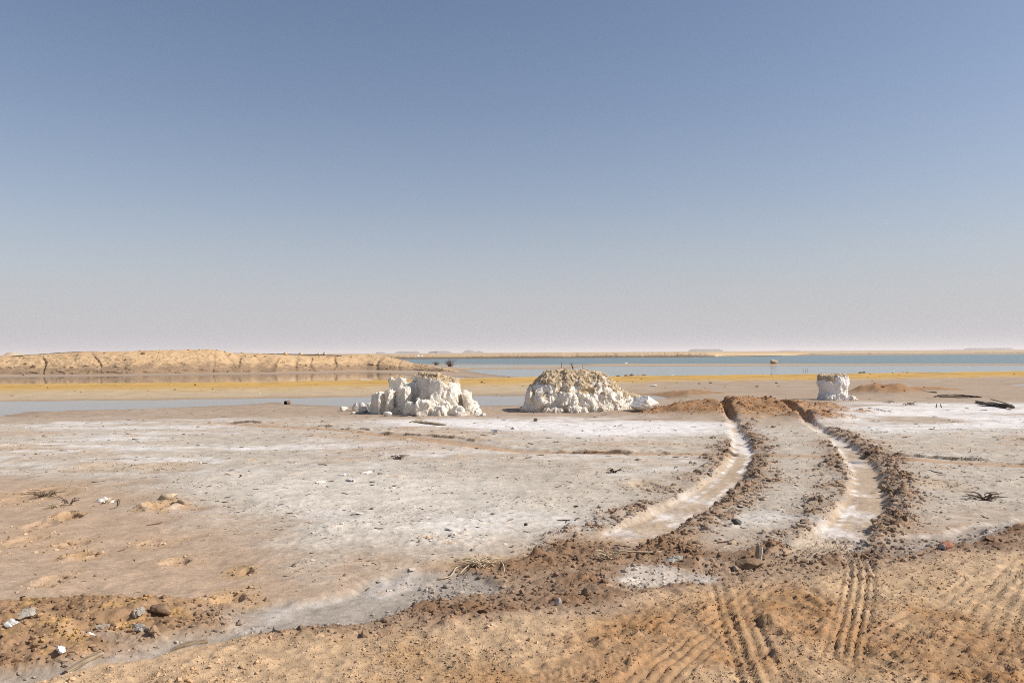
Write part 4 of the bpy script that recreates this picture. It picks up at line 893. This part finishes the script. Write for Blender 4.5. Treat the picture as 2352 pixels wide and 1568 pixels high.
for k, (pts, lab) in enumerate([([(1005, 1322, .01), (1035, 1316, .015), (1050, 1306, .02), (1085, 1300, .02)], 'crooked pale stalk reaching out of the straw mat'), ([(1052, 1312, .01), (1080, 1303, .02), (1118, 1290, .02)], 'straight pale stalk lying before the straw mat'), ([(1150, 1290, .0), (1156, 1305, .01), (1160, 1320, .005)], 'short pale stalk behind the straw mat')]):
    stick('stalk', lab, pts, [.006, .003], W_PALE, 'stalk')
brush('dry_shrub', 'small dead shrub at the tip of the sand bank', 1001, 838, 1.0, .38, 22, W_TWIG, 10, 'shrub', .6, .022, 'dead shrubs by the lake', 92, )
brush('dry_shrub', 'larger spiky dead shrub on the shore beside the lake', 1034, 841.5, 1.5, .70, 34, W_TWIG, 11, 'shrub', .6, .024, 'dead shrubs by the lake', 88)
for k, (u, lab) in enumerate([(1289, 'thin dead sprig on the soil slope side of the dome top'), (1317, 'forked dead sprig in the middle of the dome top'), (1338, 'lone upright dead sprig near the flat of the dome top')]):
    xx, yy, zz = GY(u, 848, Y2); o = empty('dead_sprig', (xx, yy, zz)); tag(o, lab, 'sprig', 'dead sprigs on the domed mound'); rs_ = np.random.RandomState(k)
    for j in range((2, 4, 1)[k]):
        a = rs_.uniform(-.6, .6); tube_obj('stem', [(0, 0, -.06), (a*.05, .02, .07), (a*.16, .03, .17+.03*rs_.rand())], [.008, .004], W_TWIG, o, 4)
brush('green_tuft', 'little green tuft on the yellow berm beyond the stump-shaped mound', 1982, 860.5, .55, .16, 26, M_GREEN, 12, 'plant', .7, .02)
for k, u in enumerate((1846, 1850, 1854)):
    xx, yy = G(u, 851); o = tube_obj('reed', [(0, 0, -.15), (.02*(k-1), 0, .1), (.07*(k-1), 0, .27)], [.014, .007], W_TWIG, n=4); o.location = (xx, yy, WL); tag(o, 'dark reed stem standing in the pale lagoon', 'reed', 'reeds in the lagoon')
# ---- upright piece of wood in its mud clump, raised crust and clods
x, y = G(1741, 1287); st = empty('wood_stump', (x, y, gz(x, y))); tag(st, 'splintered wood stump standing up in a brown mud clump', 'stump')
rs_ = np.random.RandomState(4); V, Fc = plank(.145, .036, .026, rs_, 9, .006, .75); o = mesh_np('post', V, Fc, W_GREY, st); o.location = (.0, 0, .072); o.rotation_euler = (0, math.radians(-74), math.radians(60))
V, Fc = plank(.11, .018, .008, rs_, 6, .0, .4); o = mesh_np('bare_face', V, Fc, M_WHITE, st); o.location = (.018, -.016, .066); o.rotation_euler = (math.radians(10), math.radians(-78), math.radians(40))
place_rock('mud_clump', 'brown mud clump holding the wood stump', 'clump', 1722, 1296, (.22, .16, .10), M_CLOD, 81, None, .3, .5, sub=3)
place_rock('mud_clump', 'dark round mud lump on crust between the ruts', 'clump', 1691, 1203, (.10, .08, .055), M_DARK, 82, None, .15)
place_rock('stone', 'white upright stone at the edge of the grey crust', 'stone', 1245, 1273, (.036, .03, .055), M_CHALK1, 83)
place_rock('stone', 'small black stone alone on the pale crust', 'stone', 1207, 1204, (.042, .036, .03), M_DARK, 84)
place_rock('stone', 'tan stone pair on grey crust above the sand', 'stone', 1540/1.7415+80, 2172/1.7415, (.03, .025, .022), M_STONE, 85)
place_rock('stone', 'grey pointed stone in the dark churned band', 'stone', (2000+495*.4677)/1.7415, (2050+795*.4677)/1.7415, (.05, .04, .055), M_SLAB, 86)
place_rock('clod', 'square brown clod on the churned band beside a white chip', 'clod', (2000+740*.4677)/1.7415, (2050+695*.4677)/1.7415, (.07, .055, .06), M_CLOD, 87)
def slab(name, label, cat, u, v, size, mat, seed, tilt=(0, 0), rz=0., h=0., group=None):
    """flat broken plate with an uneven outline"""
    rng = np.random.RandomState(seed); n = 20; a = np.linspace(0, 2*math.pi, n, endpoint=False)+rng.uniform(-.12, .12, n)
    sq = 1/np.maximum(np.abs(np.cos(a+.4)), np.abs(np.sin(a+.4)))**.7; r = sq*(.72+.28*pn(np.cos(a)*1.7+seed, np.sin(a)*1.7, seed % 50))*rng.uniform(.82, 1.05, n)
    ring = np.stack([np.cos(a)*r*size[0]/2, np.sin(a)*r*size[1]/2], 1); z = rng.uniform(-.3, .3, n)*size[2]; zm = z*.4+rng.uniform(-.1, .45, n)*size[2]
    V = np.concatenate([np.c_[ring, z+size[2]*.35], np.c_[ring*rng.uniform(.85, 1.0, (n, 1)), z-size[2]/2], np.c_[ring*rng.uniform(.45, .6, (n, 1)), zm+size[2]*.5], [(0, 0, size[2]*.6), (0, 0, -size[2]/2)]])
    T = [(2*n+k, 2*n+(k+1) % n, 3*n) for k in range(n)]+[(n+(k+1) % n, n+k, 3*n+1) for k in range(n)]; Q = [(k, n+k, n+(k+1) % n, (k+1) % n) for k in range(n)]+[(k, (k+1) % n, 2*n+(k+1) % n, 2*n+k) for k in range(n)]
    o = mesh_np(name, V, [np.array(Q), np.array(T)], mat); x, y = G(u, v); R = np.array(Euler((tilt[0], tilt[1], rz)).to_matrix()); zmin = (V@R.T)[:, 2].min()
    o.rotation_euler = (tilt[0], tilt[1], rz); o.location = (x, y, gz(x, y)-zmin-size[2]*.3-.18*float(np.ptp((V@R.T)[:, 2]))+h); return tag(o, label, cat, group)
slab('crust_slab', 'raised grey crust slab with a dark hollow under its edge', 'slab', 1548, 1288, (.19, .12, .03), M_SLAB, 90, (.18, -.22), .3)
GF = 'white crust plates on the grey flat'
for k, (u, v, w, lab) in enumerate([(792, 1090, .2, 'white crust plate beside a dark crack on the grey flat'), (843, 1086, .22, 'white crust plate next to a dark flake of crust'), (736, 1110, .18, 'white crust plate on the tan edge of the grey flat'), (806, 1106, .24, 'long white crust plate with dark crumbs on it')]):
    slab('crust_plate', lab, 'plate', u, v, (w, .12, .02), M_WHITE, 91+k, (.06, -.05+.04*k), k*.7, 0, GF)
GB = 'broken shards in the dirt pile'
for k, (u, v, s, t, m, lab) in enumerate([(25, 1462, (.09, .075, .012), (.75, .05), M_WHITE, 'bright white shard tilted in the dirt pile'), (64, 1442, (.13, .09, .012), (.55, -.25), M_SLAB, 'pale grey shard with a dark hollow beneath it'), (141, 1510, (.07, .065, .014), (.8, .1), M_WHITE, 'white peeling shard low in the brown dirt'),
    (210, 1466, (.03, .065, .01), (.7, .3), M_WHITE, 'narrow white shard on edge in the dirt pile'), (97, 1486, (.03, .035, .01), (.9, .2), M_OCHREC, 'little orange shard in the brown dirt'), (237, 1450, (.14, .08, .016), (.3, -.1), M_SLAB, 'flat grey shard beside the narrow white shard'),
    (318, 1432, (.15, .07, .025), (.2, .05), M_SLAB, 'upper grey slab at the tip of the dirt pile'), (322, 1452, (.17, .08, .02), (.25, .0), M_SLAB, 'lower grey slab at the tip of the dirt pile'), (175, 1462, (.06, .05, .012), (.5, -.1), M_OCHREC, 'ochre crust shard lying in the dirt pile')]):
    slab('shard', lab, 'shard', u, v, s, m, 100+k, t, k*.8, .004, GB)
place_rock('mud_clump', 'brown hollow mud lump beside the grey slabs', 'clump', 372, 1420, (.13, .10, .09), M_CLOD, 120, None, .2, sub=3)
board('board', 'brown stick lying along the bottom of the dirt pile', 'stick', (152, 1533), (236, 1503), .028, .02, W_GREY, 41, None, .004, .006)
board('bark_strip', 'curled brown bark strip on sand beside the grey channel', 'bark', (392, 1487), (478, 1476), .035, .022, W_GREY, 42, None, .006, .012)
board('stick', 'short dark peg lying on pale mud above the dirt pile', 'stick', (49, 1376), (59, 1388), .018, .016, W_DARK, 43)
# ---- paper scrap with reeds and other bits on the left of the flat
x, y = G(240, 1152); sheet = []
nx_, ny_ = 12, 8
for j in range(ny_):
    for i in range(nx_):
        a, b = i/(nx_-1)-.5, j/(ny_-1)-.5; sheet.append((a*.19*(1-.3*b), b*.13, .055*math.cos(a*2.8)*math.cos(b*2.6)+.012*math.sin(a*17+b*9)-.012))
o = mesh_np('paper_scrap', np.array(sheet), grid_faces(ny_, nx_), M_WHITE, smooth=True); o.location = (x, y, gz(x, y)+.006); o.rotation_euler = (.25, 0, .2); sm = o.modifiers.new('thick', 'SOLIDIFY'); sm.thickness = .003
tag(o, 'crumpled white paper scrap on dry reeds', 'paper')
brush('straw_bundle', 'dry brown reeds crushed around the white paper scrap', 244, 1155, .30, .05, 16, W_PALE, 13, 'straw', .5, .005)
stick('stick', 'thin curved twig trailing from the paper scrap', [(272, 1147, .01), (275, 1156, .02), (270, 1166, .01), (252, 1172, .005)], [.006, .003], W_TWIG)
brush('dead_root', 'dark bent twigs on mud beside the reeds', 160, 1160, .28, .10, 8, W_TWIG, 14, 'root', .5, .006)
brush('dead_root', 'brown mat of dead roots on the tan mud', 110, 1138, .55, .06, 22, W_TWIG, 15, 'root', .45, .005)
brush('straw_bundle', 'short straw heap on ochre mud below the root mat', 130, 1165, .30, .05, 16, W_PALE, 16, 'straw', .5, .004)
place_rock('sand_lump', 'rounded sandy lump beside the oval hole', 'lump', 386, 1146, (.20, .16, .11), M_STONE, 121, None, .3, sub=3)
brush('dead_root', 'small dark dead clump on the white streak', 916, 1054, .30, .06, 12, W_DARK, 17, 'root', .5, .007)
brush('dead_root', 'dark dead clump on crust beside the hollow', 1410, 1087, .22, .05, 12, W_DARK, 18, 'root', .5, .007)
# ---- lake shore and far things
place_rock('shore_stone', 'tan boulder standing in the lake at the spit', 'boulder', 1777, 835.5, (1.0, .8, .65), M_STONE, 130, None, .15, sub=3)
place_rock('shore_stone', 'white stone at the edge of the narrow water beside the shrubs', 'stone', 1051, 839.5, (.45, .4, .4), M_CHALK1, 131, None, .2)
place_rock('shore_stone', 'low white stone on the spit behind the domed mound', 'stone', 1437, 834.5, (.5, .4, .25), M_CHALK1, 132, None, .2)
place_rock('shore_stone', 'flat white stone on the yellow berm by the lagoon', 'stone', 1543, 866, (.55, .4, .14), M_CHALK1, 133, None, .2)
place_rock('shore_stone', 'flat pale stone on the mud flat behind the dirt heap', 'stone', 1502, 886.5, (.28, .2, .10), M_CHALK1, 134, None, .2)
place_rock('shore_stone', 'pale sheet-like stone on the berm by the brown pond', 'stone', 842, 878, (.7, .3, .1), M_CHALK1, 135, None, .2)
for k, u in enumerate((1420, 1438, 1452, 1466, 1480)):
    place_rock('shore_clod', 'small dark clod on the berm at the lagoon edge', 'clod', u, 866.8+.5*(k % 2), (.32, .25, .15+.05*(k % 3)), M_CLOD, 140+k, 'dark clods at the lagoon edge', .2)
# low tarpaulin heap, metal frame and spoil heaps on the far side
YT = 224
xa, _, za = GY(949, 821, YT); xb, _, zb = GY(978, 817, YT); V = []
for j in range(7):
    for i in range(22):
        a, b = i/21, j/6; V.append(((a-.5)*(xb-xa), (b-.5)*1.8, (.75*math.sin(b*math.pi)**.6*(.55+.45*math.sin(a*9+1)**2)*math.sin(a*math.pi)**.35)))
o = mesh_np('white_tarpaulin', np.array(V), grid_faces(7, 22), M_WHITE, smooth=True); o.location = ((xa+xb)/2, YT-1, za+.02); o.modifiers.new('thick', 'SOLIDIFY').thickness = .02; tag(o, 'long white tarpaulin heap at the foot of the far bank', 'tarpaulin')
YF = 250; xa, _, _ = GY(980.3, 0, YF); xb, _, _ = GY(998.5, 0, YF); zt = GY(989, 808.9, YF)[2]; fr = empty('metal_frame', ((xa+xb)/2, YF, 0)); tag(fr, 'thin dark metal frame like a goal on the far bank', 'frame'); hw = (xb-xa)/2
for s in (-1, 1): tube_obj('post', [(s*hw, 0, -.2), (s*hw, 0, zt)], .06, M_PIPE, fr, 6)
tube_obj('crossbar', [(-hw-.06, 0, zt), (hw+.06, 0, zt)], .09, M_PIPE, fr, 6)
M_SPOIL = mat_noise('spoil_sand', (.50, .38, .25), (.64, .51, .36), .6, .95, ((2, 5, .6, .15),))
def spoil(u, w, vt, Y, label, seed, peaks=1):
    x, y, zt = GY(u, vt, Y); rng = np.random.RandomState(seed); hw = w*Y/F/2; n, m = 40, 14; V = []
    for j in range(m+1):
        for i in range(n):
            a = 2*math.pi*i/n; r = 1-j/m; px, py = math.cos(a)*r, math.sin(a)*r
            zz = (1-r**1.15); zz *= 1+.22*pn(np.array([px*2.5+seed]), np.array([py*2.5]), 3)[0]; V.append((px*hw, py*hw*.8, -.3+(zt+.3)*zz))
    i = np.arange(m)[:, None]*n; k = np.arange(n)[None]; Fc = np.stack([i+k, i+(k+1) % n, i+n+(k+1) % n, i+n+k], -1).reshape(-1, 4)
    o = mesh_np('spoil_heap', np.array(V), Fc, M_SPOIL, smooth=True); o.location = (x, y, 0); tag(o, label, 'heap', 'pale sand heaps behind the sand bank')
spoil(30, 110, 806.0, 190, 'broad pale sand heap behind the low end of the bank', 1); spoil(-60, 120, 808, 200, 'long low sand heap beside the broad pale heap', 2)
spoil(559, 48, 806.6, 180, 'low pale sand heap behind the dip beside the bank crest', 3); spoil(657, 36, 804.6, 190, 'pointed pale sand heap behind the gullied bank', 4); spoil(690, 60, 810.2, 200, 'faint low sand heap beside the pointed heap', 5)
spoil(730, 30, 808.6, 185, 'small rounded sand heap next to a lower twin', 6); spoil(746, 34, 809.2, 195, 'lower sand heap beside the small rounded heap', 7)
# black pipes along the crest of the sand bank
def bankpipe(pts, label):
    P = [GY(u, v, y) for u, v, y in pts]; c = np.array(P[0]); o = tube_obj('black_pipe', curve([tuple(np.array(p)-c) for p in P], 5), .042, M_PIPE, n=8); o.location = c; tag(o, label, 'pipe', 'black pipes along the sand bank')
bankpipe([(25, 819.0, 68.5), (60, 816.2, 69), (100, 813.2, 69.5), (134.7, 810.8, 70), (183, 808.4, 70.4), (225, 807.6, 71)], 'black pipe rising along the low end of the sand bank')
bankpipe([(536, 811.6, 72.5), (590, 812.3, 73.0), (646, 813.2, 73.6), (716, 814.6, 74.6), (785, 816.9, 75.8)], 'black pipe lying along the crest of the gullied bank')
